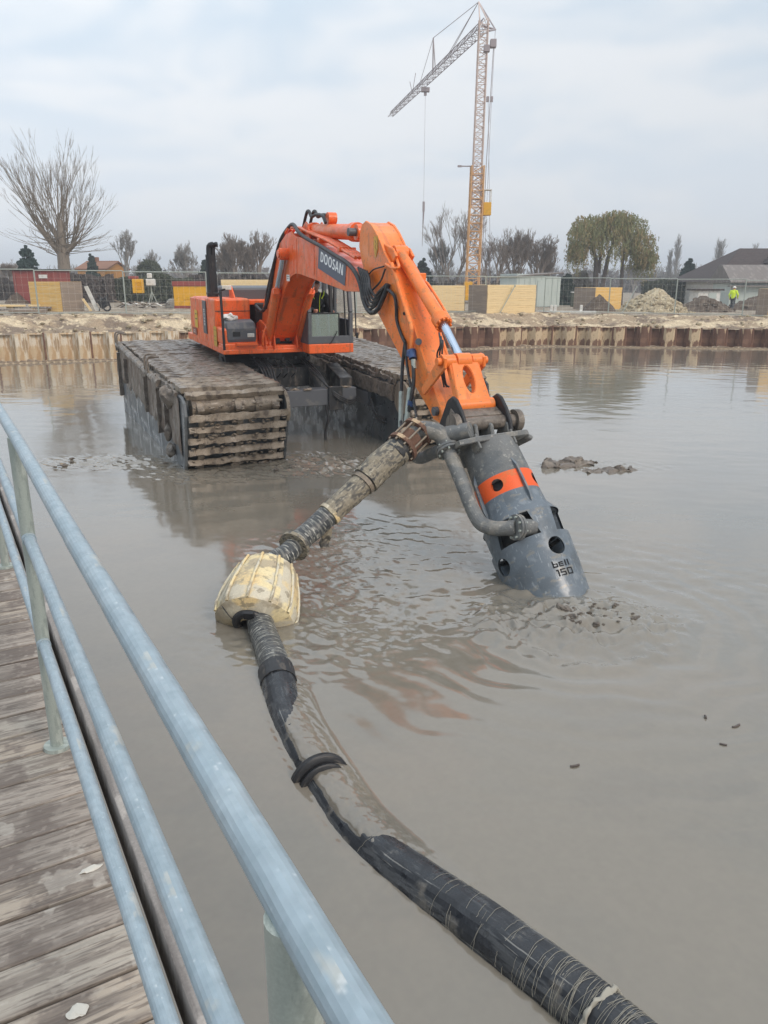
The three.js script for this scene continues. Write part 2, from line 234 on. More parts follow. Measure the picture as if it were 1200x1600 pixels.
  M.craneRust = std({ color: hexColor(0xcda070), roughness: 0.7 });
  M.cranePale = std({ color: hexColor(0xc9b5ab), roughness: 0.7 });
  M.craneGrey = std({ color: hexColor(0x9a9092), roughness: 0.7 });
  M.water = phys({ map: patchy(512, 7.0, [[hex(0x7d7569), 4, 6, 0.48, 0.66, 0.6], [hex(0x736e65), 9, 14, 0.52, 0.7, 0.5]], hex(0x7a7469), 0.02, 200), roughness: 0.11, ior: 1.5, clearcoat: 0.55, clearcoatRoughness: 0.07 });
  M.blueFit = std({ color: hexColor(0x35507e), roughness: 0.4 });
  M.pit = std({ color: hexColor(0x141312), roughness: 0.95 });
}
function hexColor(h) { return new THREE.Color(h); }
// ---------------------------------------------------------------- setting: water, bank, quay wall
const wallPts = [[-60, -18.2], [-42, -23.5], [-16.2, -32.8], [8.9, -41.8], [20, -39.9], [60, -33]];
function wallZ(x) { for (let i = 0; i < wallPts.length - 1; i++) { const [a, za] = wallPts[i], [b, zb] = wallPts[i + 1]; if (x <= b || i === wallPts.length - 2) return mix(za, zb, (x - a) / (b - a)); } }
const wallTop = (x) => clamp(1.2 - 0.006 * (x + 16), 0.9, 1.35);
const groundY = (x, z) => { const t = -z + wallZ(x) ; return clamp(1.64 - 0.011 * x, 1.15, 2.1) - 0.006 * clamp(t - 8, 0, 40) - 0.12 * sstep(5, 25, x) * sstep(4, 20, t) + 0.10 * fbm(x * 0.22, 3, z * 0.22, 3); };

// hose along the water: [x, z, height of its centre]
const hoseWay = [[408, 985, 0.06], [428, 1040, 0.035], [446, 1105, -0.055], [478, 1172, -0.078], [505, 1215, -0.082], [560, 1292, -0.078], [640, 1362, -0.045], [760, 1455, 0.0], [880, 1550, 0.015], [985, 1640, 0.02], [1120, 1760, 0.02]]
  .map(([px, py, y]) => { const p = onY(px, py, 0); return V(p.x, y, p.z); });
const HOSE_R = 0.148;
const wayCurve = new THREE.CatmullRomCurve3(hoseWay), way = wayCurve.getPoints(240);
function nearHose(x, z) {                                                                   // [signed distance, height of the hose centre, t]; positive side = away from the jetty
  let b = 1e9, bi = 0; for (let i = 0; i < way.length; i += 12) { const d = (way[i].x - x) ** 2 + (way[i].z - z) ** 2; if (d < b) { b = d; bi = i; } }
  if (b > 1) return [9, 0, 0];
  b = 1e9; for (let i = Math.max(0, bi - 14), e = Math.min(way.length, bi + 15); i < e; i++) { const d = (way[i].x - x) ** 2 + (way[i].z - z) ** 2; if (d < b) { b = d; bi = i; } }
  const a = way[Math.max(0, bi - 1)], c = way[Math.min(way.length - 1, bi + 1)], tx = c.x - a.x, tz = c.z - a.z, l = Math.hypot(tx, tz);
  const s = ((x - way[bi].x) * tz - (z - way[bi].z) * tx) / l;
  return [Math.sign(s) * Math.sqrt(b), way[bi].y, bi / way.length];
}
const BOIL = onY(895, 975), PUMPIN = onY(850, 925), SPLASH = onY(490, 725), CHOP = onY(185, 722), CLOD = onY(905, 738), FLOATP = onY(408, 956);
const ripple = (x, z, f, s) => noise(x * f + s, s * 3.1, z * f * 1.7 - s);
function waterY(x, z) {
  const far = sstep(-6, -26, z);
  let h = 0.0035 * ripple(x, z, 1.1, 1) * (0.5 + far) + 0.0022 * ripple(x, z, 3.2, 2) * (0.4 + 1.2 * far * clamp(0.5 + noise(x * 0.2, 5, z * 0.3)));
  let act = clamp(1.15 - Math.hypot((x - PUMPIN.x + 0.2) / 3.4, (z - PUMPIN.z - 0.2) / 3.0), 0, 1);                  // stirred water round the pump
  act *= mix(0.15, 1, sstep(-5.8, -8.4, z));
  if (act > 0) { const wx = x + 0.16 * noise(x * 1.3, 9, z * 1.3), wz = z + 0.16 * noise(x * 1.3, 19, z * 1.3);
    h += act * (0.015 * ripple(wx, wz, 2.2, 4) + 0.013 * ripple(wx, wz, 4.6, 5) + 0.005 * ripple(wx, wz, 11, 6)); }
  const rx = x - BOIL.x, rz = (z - BOIL.z) * 1.05, r = Math.hypot(rx, rz);
  if (r < 3.2) {                                                                            // the boil: a churning middle and swirling rings about it
    const th = Math.atan2(rz, rx), w = noise(x * 1.7, 2, z * 1.7), m = Math.exp(-((Math.hypot(rx / 1.15, rz / 0.72) / 0.82) ** 4));
    const qx = x + 0.14 * noise(x * 3, 31, z * 3) + 0.03 * noise(x * 9, 33, z * 9), qz = z + 0.14 * noise(x * 3, 41, z * 3) + 0.03 * noise(x * 9, 43, z * 9);
    h += m * (0.075 + 0.20 * (0.45 - Math.hypot(noise(qx * 3.2, 1, qz * 4.6), 0.09)) * (0.7 + noise(x * 1.9, 21, z * 1.9)) + 0.07 * (0.3 - Math.hypot(noise(qx * 7, 4, qz * 9), 0.12)) + 0.036 * noise(qx * 13, 7, qz * 15) + 0.013 * noise(x * 30, 8, z * 30));
    h += 0.020 * Math.exp(-r / 1.1) * Math.sin(2 * Math.PI * r / 0.34 + th * 1.5 + 3.5 * w) * sstep(0.5, 0.95, r);
    h += 0.042 * Math.exp(-(((r - 0.92) / 0.13) ** 2)) * (0.5 + 1.1 * noise(x * 6, 3, z * 6));
  }
  for (const [c, ax, az, amp] of [[SPLASH, 1.4, 1.2, 0.07], [CHOP, 1.9, 0.75, 0.05], [onY(330, 742), 1.4, 0.7, 0.045], [onY(560, 860), 1.6, 1.8, 0.016], [onY(930, 728), 1.7, 0.6, 0.015], [V(FLOATP.x + 0.6, 0, FLOATP.z + 0.3), 1.5, 1.4, 0.016]]) {
    const q = Math.hypot((x - c.x) / ax, (z - c.z) / az); if (q < 1) { const e = (1 - q * q); h += amp * e * (noise(x * 5, 11, z * 7) + 0.6 * noise(x * 12, 13, z * 15)); }
  }
  if (z > -7.4 && z < -1.5 && x > -2 && x < 3) {
    const [s, hy, t] = nearHose(x, z);
    const top = hy + HOSE_R, sunk = sstep(0.135, 0.062, top);                                // where the hose runs just under the surface muddy water flows over it
    if (sunk > 0.01 && t > 0.045 && s > -0.13 && s < 0.28) {
      const e = mix(-0.075, 0.014, sunk) + (1 - sunk * 0.7) * (1 - sstep(0.04, 0.15, s)) * (0.03 * noise(x * 11, 6, z * 11) + 0.022 * noise(x * 27, 8, z * 27));
      const skin = (s < 0 ? hy + Math.sqrt(HOSE_R * HOSE_R - s * s) : top * (1 - sstep(0.04, 0.27, s))) + e * (1 - sstep(0.08, 0.26, s));
      h = mix(h, Math.max(h, skin), sstep(-0.115, -0.075, s + 0.012 * noise(x * 9, 2, z * 9)));
    }
    if (sunk > 0.01) h -= sunk * 0.012 * Math.exp(-(((s + 0.14) / 0.05) ** 2));
    h += 0.004 * Math.exp(-((Math.abs(s) - 0.15) ** 2) / 0.004) * (1 + noise(x * 16, 3, z * 16));
  }
  return h;
}
{ // water: fine near the eye, coarser away from it
  const zs = [14, 8, 4, 1.5, 0, -0.8]; for (let z = -1.3; z > -47; z *= 1.0043) zs.push(z); zs.push(-47);
  const N = 580, us = []; for (let i = 0; i <= N; i++) { const t = i / N * 2 - 1, a = Math.abs(t); us.push(Math.sign(t) * (a < 0.93 ? a / 0.93 * 0.62 : 0.62 + ((a - 0.93) / 0.07) ** 2.2 * 4)); }
  struct('water', grid(N, zs.length - 1, (i, j) => { const z = zs[j], x = us[i] * Math.max(3, Math.abs(z) + 0.8) * (Math.abs(us[i]) > 0.63 ? 1.4 : 1); return [x, z > 0.2 || Math.abs(us[i]) > 0.7 ? 0 : waterY(x, z), z]; }), M.water);
}
{ // earth bank above the wall, then the level ground of the site out to the horizon
  const N = 520, xs = []; for (let i = 0; i <= N; i++) { const t = i / N * 2 - 1, a = Math.abs(t); xs.push(2 + Math.sign(t) * (a < 0.85 ? a / 0.85 * 30 : 30 + ((a - 0.85) / 0.15) ** 2 * 320)); }
  const bankT = []; for (let k = 0; k <= 34; k++) bankT.push(0.03 + 3.4 * (k / 34) ** 1.15);
  const bankY = (x, t) => { const z = wallZ(x) - t, gy = groundY(x, wallZ(x) - 3.43), e = sstep(0.1, 3.0, t + 0.7 * noise(x * 0.5, 4, 0.2)); return mix(wallTop(x) - 0.05, gy, e) + (t > 3.4 ? 0 : sstep(0, 0.6, t) * (0.22 * fbm(x * 0.9, 7, z * 1.2, 4) + 0.14 * Math.abs(noise(x * 2.6, 2, z * 3)))) ; };
  struct('earth_bank', grid(N, bankT.length - 1, (i, j) => { const x = xs[i], t = bankT[j], z = wallZ(clamp(x, -60, 60)) - t; return [x, bankY(clamp(x, -60, 60), t), z]; }), M.soilPale);
  const gt = [3.43]; for (let t = 3.7; t < 420; t *= 1.035) gt.push(t); gt.push(900);
  struct('ground', grid(N, gt.length - 1, (i, j) => { const x = xs[i] * (1 + gt[j] / 120), xc = clamp(x, -60, 60), t = gt[j], z = wallZ(clamp(xs[i], -60, 60)) - t; return [x, j ? groundY(xc, z) + 0.05 * noise(x * 1.1, 6, z * 1.1) : bankY(clamp(xs[i], -60, 60), 3.43), z]; }), M.soilGrey);
}
const qWall = thing('sheet_pile_wall', 'rusty steel sheet pile quay wall with pale crust along the far water edge', 'quay wall');
{ // U piles driven side by side, each a piece of its own
  const w = 0.62, dpt = 0.2, t = 0.02;
  const pan = (flip, top) => { const f = flip ? -1 : 1, a = w / 2, k = 0.14, pts = [[-a, 0], [-a + k, f * dpt], [a - k, f * dpt], [a, 0], [a, -t], [a - k + 0.01, f * dpt - t], [-a + k - 0.01, f * dpt - t], [-a, -t]];
    const s = new THREE.Shape(pts.map((q) => new THREE.Vector2(...q))); const g = new THREE.ExtrudeGeometry(s, { depth: top + 1.4, bevelEnabled: false }); g.rotateX(-Math.PI / 2).translate(0, -1.4, 0); return boxUV(g); };
  const lock = boxUV(new THREE.CylinderGeometry(0.045, 0.045, 2.5, 8)); 
  const r = rng(5), geos = {};
  for (let s = 1; s < wallPts.length - 2; s++) {
    const [x0, z0] = wallPts[s], [x1, z1] = wallPts[s + 1], L = Math.hypot(x1 - x0, z1 - z0), n = Math.round(L / w), yaw = -Math.atan2(z1 - z0, x1 - x0);
    for (let k = 0; k < n; k++) {
      const q = (k + 0.5) / n, x = mix(x0, x1, q), z = mix(z0, z1, q), flip = k % 2, top = Math.round((wallTop(x) + (r() - 0.5) * 0.06) * 20) / 20, key = flip + '_' + top;
      geos[key] ??= pan(flip, top);
      const pick = x < -9.5 ? 2 : x < -6 ? (r() < 0.5 ? 2 : 1) : x < 6 ? (r() < 0.75 ? 0 : 1) : x < 12 ? 1 : (r() < 0.8 ? 0 : 1);
      const pile = add('sheet_pile', geos[key], M.rust[pick], qWall); pile.position.set(x, 0, z); pile.rotation.y = yaw;
      if (x > 12 || r() < 0.3) { const e = add('interlock', lock, M.rust[0], pile); e.position.set(w / 2, top - 1.22, 0.04); }
    }
  }
  const crust = [];                                                                          // washed-in silt at the foot of the wall
  for (let x = -30; x < 26; x += 0.25) { const z = wallZ(x) + 0.16, h = 0.08 + 0.16 * Math.abs(noise(x * 0.9, 3, 1)); crust.push(rough(move(new THREE.SphereGeometry(1, 8, 6).scale(0.3, h, 0.14 + h * 0.3), x, 0.0, z), 0.03, 5, x)); }
  add('silt_crust', crust, M.soilPale, qWall, 'stuff');
}

// ---------------------------------------------------------------- the jetty we stand on and its railing
const JD = V(-0.497, 0, -0.868).normalize(), JN = V(0.868, 0, -0.497).normalize(), DECK = EYE - 1.62, JYAW = Math.atan2(-JN.z, JN.x);
const J = (s, p, y) => JD.clone().multiplyScalar(s).addScaledVector(JN, p).setY(y);
const jetty = thing('jetty', 'weathered grey plank jetty along the near shore under the railing', 'jetty');
{
  const w = 0.157, r = rng(9), geos = [0, 1, 2].map((k) => { const g = segBox(1, 1, 1, 1, 1, 1); return boxUV(new RoundedBoxGeometry(2.3, 0.045, w - 0.008, 1, 0.006).translate(0, -0.0225, 0)); });
  for (let k = -6; k < 72; k++) {
    const s = 1.6013 + (k - 1) * w + w / 2, c = J(s, -0.885 + (r() - 0.5) * 0.012, DECK + (r() - 0.5) * 0.004);
    const g = geos[k % 3 < 0 ? 0 : k % 3]; let gg = g.clone(); const uv = gg.attributes.uv, ox = r() * 3, oy = r() * 3; for (let i = 0; i < uv.count; i++) uv.setXY(i, uv.getX(i) + ox, uv.getY(i) + oy);
    const m = add('plank', gg, M.deck[Math.floor(r() * 4)], jetty); m.position.copy(c); m.rotation.y = JYAW + (r() - 0.5) * 0.004; m.rotation.z = (r() - 0.5) * 0.003;
  }
  const long = (p, y, ww, h, mat, name) => { const m = add(name, bx(ww, h, 12.6, 0, 0, 0, { r: 0.008 }), mat, jetty); m.position.copy(J(5.6, p, y)); m.rotation.y = Math.atan2(-JD.x, -JD.z) ; return m; };
  long(0.335, DECK - 0.055, 0.085, 0.16, M.beam, 'edge_beam');
  long(0.2, DECK - 0.17, 0.09, 0.2, M.beam, 'joist'); long(-0.9, DECK - 0.17, 0.09, 0.2, M.beam, 'joist'); long(-1.95, DECK - 0.17, 0.09, 0.2, M.beam, 'joist');
  for (const s of [0.6, 3.2, 5.8, 8.4, 11]) for (const p of [0.2, -1.95]) { const m = add('pile', rough(new THREE.CylinderGeometry(0.11, 0.12, 3.4, 14, 8).translate(0, -1.7, 0), 0.012, 4, s), M.beam, jetty); m.position.copy(J(s, p, DECK - 0.27)); }
}
const rail = thing('railing', 'galvanised steel tube railing with three rails in the near foreground', 'railing');
{
  const p = 0.18, bar = (y, r, name) => { const pts = []; for (let s = -1.4; s <= 11.6; s += 0.5) pts.push(J(s, p + 0.004 * noise(s * 0.7, y * 4, 2), y + 0.003 * noise(s, y * 3, 5))); return add(name, rough(tube(pts, r, 260, 20), 0.0006, 30, y, 0), M.galv, rail); };
  bar(EYE - 0.475, 0.0185, 'top_rail'); bar(EYE - 0.817, 0.0185, 'middle_rail'); bar(EYE - 1.2, 0.0185, 'lower_rail');
  for (const s of [0.46, 2.70, 4.82, 6.95, 9.1, 11.2]) {
    const post = add('post', rod(J(s, p, DECK), J(s, p, EYE - 0.478), 0.0225, 0.0225, 20), M.galvPost, rail);
    add('base_plate', rod(J(s, p, DECK + 0.001), J(s, p, DECK + 0.014), 0.048, 0.046, 20), M.galvPost, post);
    for (const y of [EYE - 0.817, EYE - 1.2]) { const a = J(s - 0.034, p, y), b = J(s + 0.034, p, y); add('weld_collar', rod(a, b, 0.0225, 0.0225, 18), M.galv, post); }
  }
}
{ // bird droppings and dried mud splashes on the planks
  const spot = (px, py, rx, rz, turn, label, thick = 0.004) => { const c = onY(px, py, DECK + 0.003), g = rough(new THREE.SphereGeometry(1, 16, 8).scale(rx, thick, rz), 0.006, 60, px, 0.9); const m = add('dropping', move(g, 0, 0, 0, 0, turn, 0), M.dropping); m.position.copy(c); return tag(m, label, 'dropping'); };
  spot(142, 1357, 0.032, 0.012, 0.6, 'white bird dropping on the deck plank beside the lower rail');
  spot(122, 1580, 0.026, 0.02, 0.4, 'white bird dropping near the bottom edge of the deck');
}
// ---------------------------------------------------------------- the amphibious excavator (local x towards its left side, y up, z forward)
const EO = V(-2.57, 0, -17.96), EYAW = 23.8 * Math.PI / 180, EPIT = 1.26 * Math.PI / 180;
const exc = thing('amphibious_excavator', 'orange excavator on mud-caked floating track pontoons in the water', 'excavator', EO);
exc.rotation.set(EPIT, EYAW, 0, 'YXZ'); exc.updateMatrixWorld(true);
const EINV = exc.matrixWorld.clone().invert(), CAML = V(0, EYE, 0).applyMatrix4(EINV);
const L = (px, py, x) => { const d = ray(px, py).transformDirection(EINV), t = (x - CAML.x) / d.x; return V(x, CAML.y + d.y * t, CAML.z + d.z * t); };   // picture point on the plane at local x
const LZ = (px, py, z) => { const d = ray(px, py).transformDirection(EINV), t = (z - CAML.z) / d.z; return V(CAML.x + d.x * t, CAML.y + d.y * t, z); };
const prof = (x, list) => list.map(([px, py]) => { const q = L(px, py, x); return [q.z, q.y]; });

{ // two pontoons with their tracks, tied by cross beams
  const PY = 1.9 * Math.PI / 180, PL = [];
  const r = rng(31);
  const shoe = [0, 1, 2, 3, 4].map((k) => rough(move(segBox(1.8, 0.09, 0.115, 44, 4, 5), 0, 0, 0), 0.022, 8, k * 9.1, 0.9));
  const shoeTop = [0, 1, 2, 3, 4].map((k) => rough(move(segBox(1.84, 0.10, 0.2, 30, 3, 5), 0, 0, 0), 0.026, 5, k * 7.7 + 3));
  const link = [0, 1].map((k) => rough(segBox(0.11, 0.07, 0.26, 4, 2, 5), 0.012, 9, k * 5));
  const place = (cx, label) => {
    const g = new THREE.Group(); g.name = 'pontoon'; exc.add(g); g.rotation.y = PY; g.userData.label = label;
    const off = V(cx, 0, 0.0).applyAxisAngle(V(0, 1, 0), PY); g.position.set(off.x + 0.27, 0.15, off.z - 0.2); g.rotation.x = 0.024; g.rotation.order = 'YXZ'; PL.push(g); return g;
  };
  // pontoon frame: its middle across is x = 0, nose of the hull near z = 3.75
  const left = place(-2.13, 'mud-caked track pontoon nearest the jetty'), right = place(2.28, 'track pontoon on the far side behind the arm');
  const hullSide = [[-4.1, -0.55], [3.2, -0.55], [3.62, 0.1], [3.80, 0.75], [3.86, 1.05], [3.80, 1.28], [3.62, 1.36], [-4.1, 1.40]];
  for (const g of [left, right]) {
    const inner = g === left ? 1 : -1;
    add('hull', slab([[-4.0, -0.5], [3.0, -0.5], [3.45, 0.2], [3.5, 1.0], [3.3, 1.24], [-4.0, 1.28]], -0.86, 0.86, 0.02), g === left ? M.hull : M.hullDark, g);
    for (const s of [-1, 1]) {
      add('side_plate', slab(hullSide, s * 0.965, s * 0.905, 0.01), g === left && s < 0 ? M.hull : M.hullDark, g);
      if (s === -inner || g === left) {
        // upper half of the outer side is caked with run-down mud: a skin of its own with drips
        const nz = 150, ny = 18; const x0 = s * 0.972;
        add('mud_crust', grid(nz, ny, (i, j) => { const z = mix(-4.08, 3.55, i / nz), bot = 0.42 + 0.16 * noise(z * 2.1, 3, s) + 0.2 * Math.max(0, noise(z * 7, 8, s)) - 0.03 * z, y = mix(1.33, Math.max(0.14, bot), j / ny); return [x0 + s * (0.012 + 0.03 * Math.abs(noise(z * 9, y * 1.2, 4)) + 0.02 * noise(z * 3, y * 3, 9)) * (j === ny ? 0 : 1), y, z, z, y]; }), sideMat(), g);
      }
    }
    // muddy ledge pipe along the top edge, ladder rungs and handles on the outer side
    const so = -inner;
    if (g === left) {
      add('edge_rail', rough(tube([[so * 1.0, 1.42, -4.05], [so * 1.01, 1.38, -1.2], [so * 1.02, 1.33, 1.9]], 0.075, 90, 10), 0.022, 6, 2, 0), M.mud, g);
      for (const z of [-3.95, -3.6, 0.55, 0.9]) add('handle', tube([[so * 1.05, 1.25, z], [so * 1.06, 1.62, z], [so * 1.0, 1.72, z], [so * 0.82, 1.70, z]], 0.022, 20, 8), M.mud, g);
      for (const [z, h] of [[-3.9, 1.1], [-2.7, 0.6], [0.2, 0.75], [1.7, 0.9], [2.5, 0.8]]) add('bracket', rough(segBox(0.1, h, 0.09, 2, 10, 2).translate(so * 1.02, 1.2 - h / 2, z), 0.02, 6, z), M.mud, g);
      add('mud_lump', [rough(new THREE.SphereGeometry(0.16, 18, 12).scale(0.7, 0.8, 1).translate(so * 1.02, 0.2, 2.75), 0.06, 6, 4), rough(new THREE.SphereGeometry(0.12, 16, 10).scale(0.6, 1.4, 0.8).translate(so * 1.02, 0.5, 2.55), 0.05, 6, 14)], M.mud, g);
      add('mud_lump', rough(new THREE.SphereGeometry(0.2, 24, 16).scale(0.7, 1, 1.3).translate(so * 0.98, 1.22, 2.75), 0.09, 5, 24), M.mud, g);
    }
    // track: shoes along the top, round the nose and down the front face
    const path = []; for (let z = -4.0; z < 3.45; z += 0.205) path.push([z, 1.44 + 0.012 * Math.sin(z * 2), 0]);
    const clots = []; for (let k = 0; k < 150; k++) { const t = r() * 6.99, i = Math.floor(t), F0 = [[3.90, 1.30], [3.95, 1.0], [3.88, 0.77], [3.80, 0.55], [3.72, 0.33], [3.62, 0.11], [3.52, -0.1], [3.42, -0.3]], q = F0[i], e = F0[i + 1], u = r() < 0.6 ? 0.2 + 0.25 * r() : r(); clots.push(rough(new THREE.SphereGeometry(0.018 + 0.03 * r() * r(), 8, 6).scale(1.7, 0.8, 0.8).translate((r() - 0.5) * 1.75, mix(q[1], e[1], u), mix(q[0], e[0], u) + 0.01), 0.02, 15, k, 0)); }
    add('clinging_mud', clots, M.mudPale, g, 'stuff');
    const front = [[3.70, 1.38, -0.5], [3.94, 1.02, -1.38], [3.86, 0.79, -1.32], [3.78, 0.57, -1.30], [3.70, 0.35, -1.28], [3.60, 0.13, -1.25], [3.50, -0.09, -1.25], [3.4, -0.32, -1.25]];
    path.forEach(([z, y], i) => { const m = add('track_shoe', shoeTop[i % 5], z > 2.2 ? M.mudPale : M.mud, g); m.position.set(0.01 * (r() - 0.5), y + 0.012 * (r() - 0.5), z); m.rotation.set((r() - 0.5) * 0.12, i % 2 ? Math.PI : 0, 0); });
    front.forEach(([z, y, a], i) => { const m = add('track_shoe', shoe[i % 5], M.mudPale, g); m.scale.set(1, 1.1, 1); m.position.set(0, y, z); m.rotation.set(-a + (r() - 0.5) * 0.1 + 0.0, i % 2 ? Math.PI : 0, 0); });
    for (const x of [-0.66, 0.03, 0.72]) for (let i = 0; i < front.length - 1; i++) { const [z0, y0] = front[i], [z1, y1] = front[i + 1]; const m = add('chain_link', link[i % 2], M.mudPale, g); m.position.set(x, (y0 + y1) / 2, (z0 + z1) / 2 - 0.05); m.rotation.x = Math.atan2(z1 - z0, y1 - y0) + Math.PI / 2 - (i ? 0 : 0.3); }
    add('idler_drum', [rough(rod([-0.8, 1.16, 3.62], [0.35, 1.16, 3.62], 0.165, 0.165, 30), 0.006, 6, 3, 0), rough(rod([0.35, 1.16, 3.62], [0.8, 1.16, 3.62], 0.185, 0.185, 30), 0.006, 6, 8, 0)], M.mudPale, g);
    for (const s of [inner]) add('nose_plate', rough(rod([s * 0.91, 1.06, 3.58], [s * 0.975, 1.06, 3.58], 0.33, 0.33, 40), 0.008, 6, s, 0.6), M.mudPale, g);
    for (const s of [-1, 1]) add('edge_mud', rough(move(segBox(0.14, 0.09, 7.4, 3, 3, 90), s * 0.92, 1.36, -0.35), 0.06, 4, s * 3 + cxSeed(g)), M.mud, g);
    if (g === right) { add('hull_ledge', rough(segBox(0.12, 0.3, 6.2, 3, 4, 60).translate(-0.99, 1.12, 0.2), 0.03, 5, 8), M.mud, g); add('locker', bx(0.12, 0.3, 1.15, -0.99, 0.78, 1.55), M.grey, g);
      for (const dy of [0, 0.09]) add('hydraulic_pipe', tube([[-1.0, 0.82 - dy, 2.2], [-1.06, 0.8 - dy, 2.35], [-1.06, 0.55 - dy, 2.6], [-1.0, 0.5 - dy, 2.95]], 0.026, 24, 8), M.steelDark, g); }
  }
  function sideMat() { return M.mudWall; }
  function cxSeed(g) { return g === left ? 0 : 40; }
  // undercarriage between the pontoons
  const rotY = (geo) => geo.applyMatrix4(new THREE.Matrix4().makeRotationY(PY));
  for (const z of [1.75, -1.9]) add('cross_beam', rotY(bx(2.5, 0.34, 0.34, 0, 0.98, z)), M.grey, exc);
  for (const x of [-0.75, 0.75]) add('beam_bracket', rotY(bx(0.32, 0.5, 0.06, x, 0.95, 1.95)), M.steelDark, exc);
  add('carbody', [rotY(bx(1.5, 0.42, 2.2, 0, 1.32, 0)), rotY(slab([[-1.6, 1.1], [1.6, 1.1], [1.0, 1.6], [-1.0, 1.6]], 0.45, 0.6)), rotY(slab([[-1.6, 1.1], [1.6, 1.1], [1.0, 1.6], [-1.0, 1.6]], -0.6, -0.45)), rotY(slab([[0.9, 1.02], [1.72, 1.02], [1.72, 1.34], [0.9, 1.56]], -1.25, -0.95)), rotY(slab([[0.9, 1.02], [1.72, 1.02], [1.72, 1.34], [0.9, 1.56]], 0.95, 1.25))], M.steelDark, exc);
  add('slew_ring', [rod([0, 1.52, 0], [0, 1.86, 0], 0.78, 0.78, 48), rod([0, 1.6, 0], [0, 1.68, 0], 0.86, 0.86, 48)], M.steelDark, exc);
  for (let k = 0; k < 16; k++) { const a = k / 16 * Math.PI * 2; add('bolt', rod([0.82 * Math.sin(a), 1.68, 0.82 * Math.cos(a)], [0.82 * Math.sin(a), 1.73, 0.82 * Math.cos(a)], 0.025, 0.025, 6), M.grey, exc); }
  add('travel_motor', [rough(rod([-1.2, 1.42, 0.2], [-0.5, 1.42, 0.2], 0.42, 0.42, 32), 0.01, 4, 5, 0.6), rod([-1.24, 1.42, 0.2], [-1.2, 1.42, 0.2], 0.3, 0.3, 24)], M.black, exc);
  const hz = (pts, r = 0.022) => add('hydraulic_hose', tube(pts, r, 40, 8), M.rubber, exc);
  for (let k = 0; k < 5; k++) hz([[-0.62 + k * 0.05, 1.7, 0.75], [-0.6 + k * 0.06, 1.55, 1.15 + k * 0.03], [-0.55 + k * 0.05, 1.3, 1.5], [-0.5 + k * 0.08, 1.12, 1.9]], 0.024);
  for (let k = 0; k < 3; k++) hz([[0.4 + k * 0.06, 1.66, 0.8], [0.5 + k * 0.05, 1.45, 1.45], [0.75, 1.1 - k * 0.03, 1.95], [1.1, 0.9 - k * 0.04, 1.98], [1.3, 0.95 - k * 0.04, 1.9]], 0.022);
  for (const x of [-0.2, -0.05, 0.12]) hz([[x, 1.66, 0.85], [x + 0.02, 1.5, 1.3], [x - 0.05, 1.34, 1.2]], 0.018);
  for (const [x, z] of [[-0.8, 1.9], [0.62, 1.85]]) hz([[x, 0.82, z], [x + 0.03, 0.5, z + 0.05], [x - 0.02, 0.2, z], [x, -0.15, z]], 0.032);
  add('mud_splash', [0, 1, 2, 3, 4, 5].map((k) => rough(new THREE.SphereGeometry(0.07, 10, 8).scale(1.6, 0.4, 0.9).translate(-1.0 + k * 0.4 + r() * 0.2, 1.16, 1.8 + r() * 0.1), 0.03, 8, k)), M.mudPale, exc, 'stuff');
}
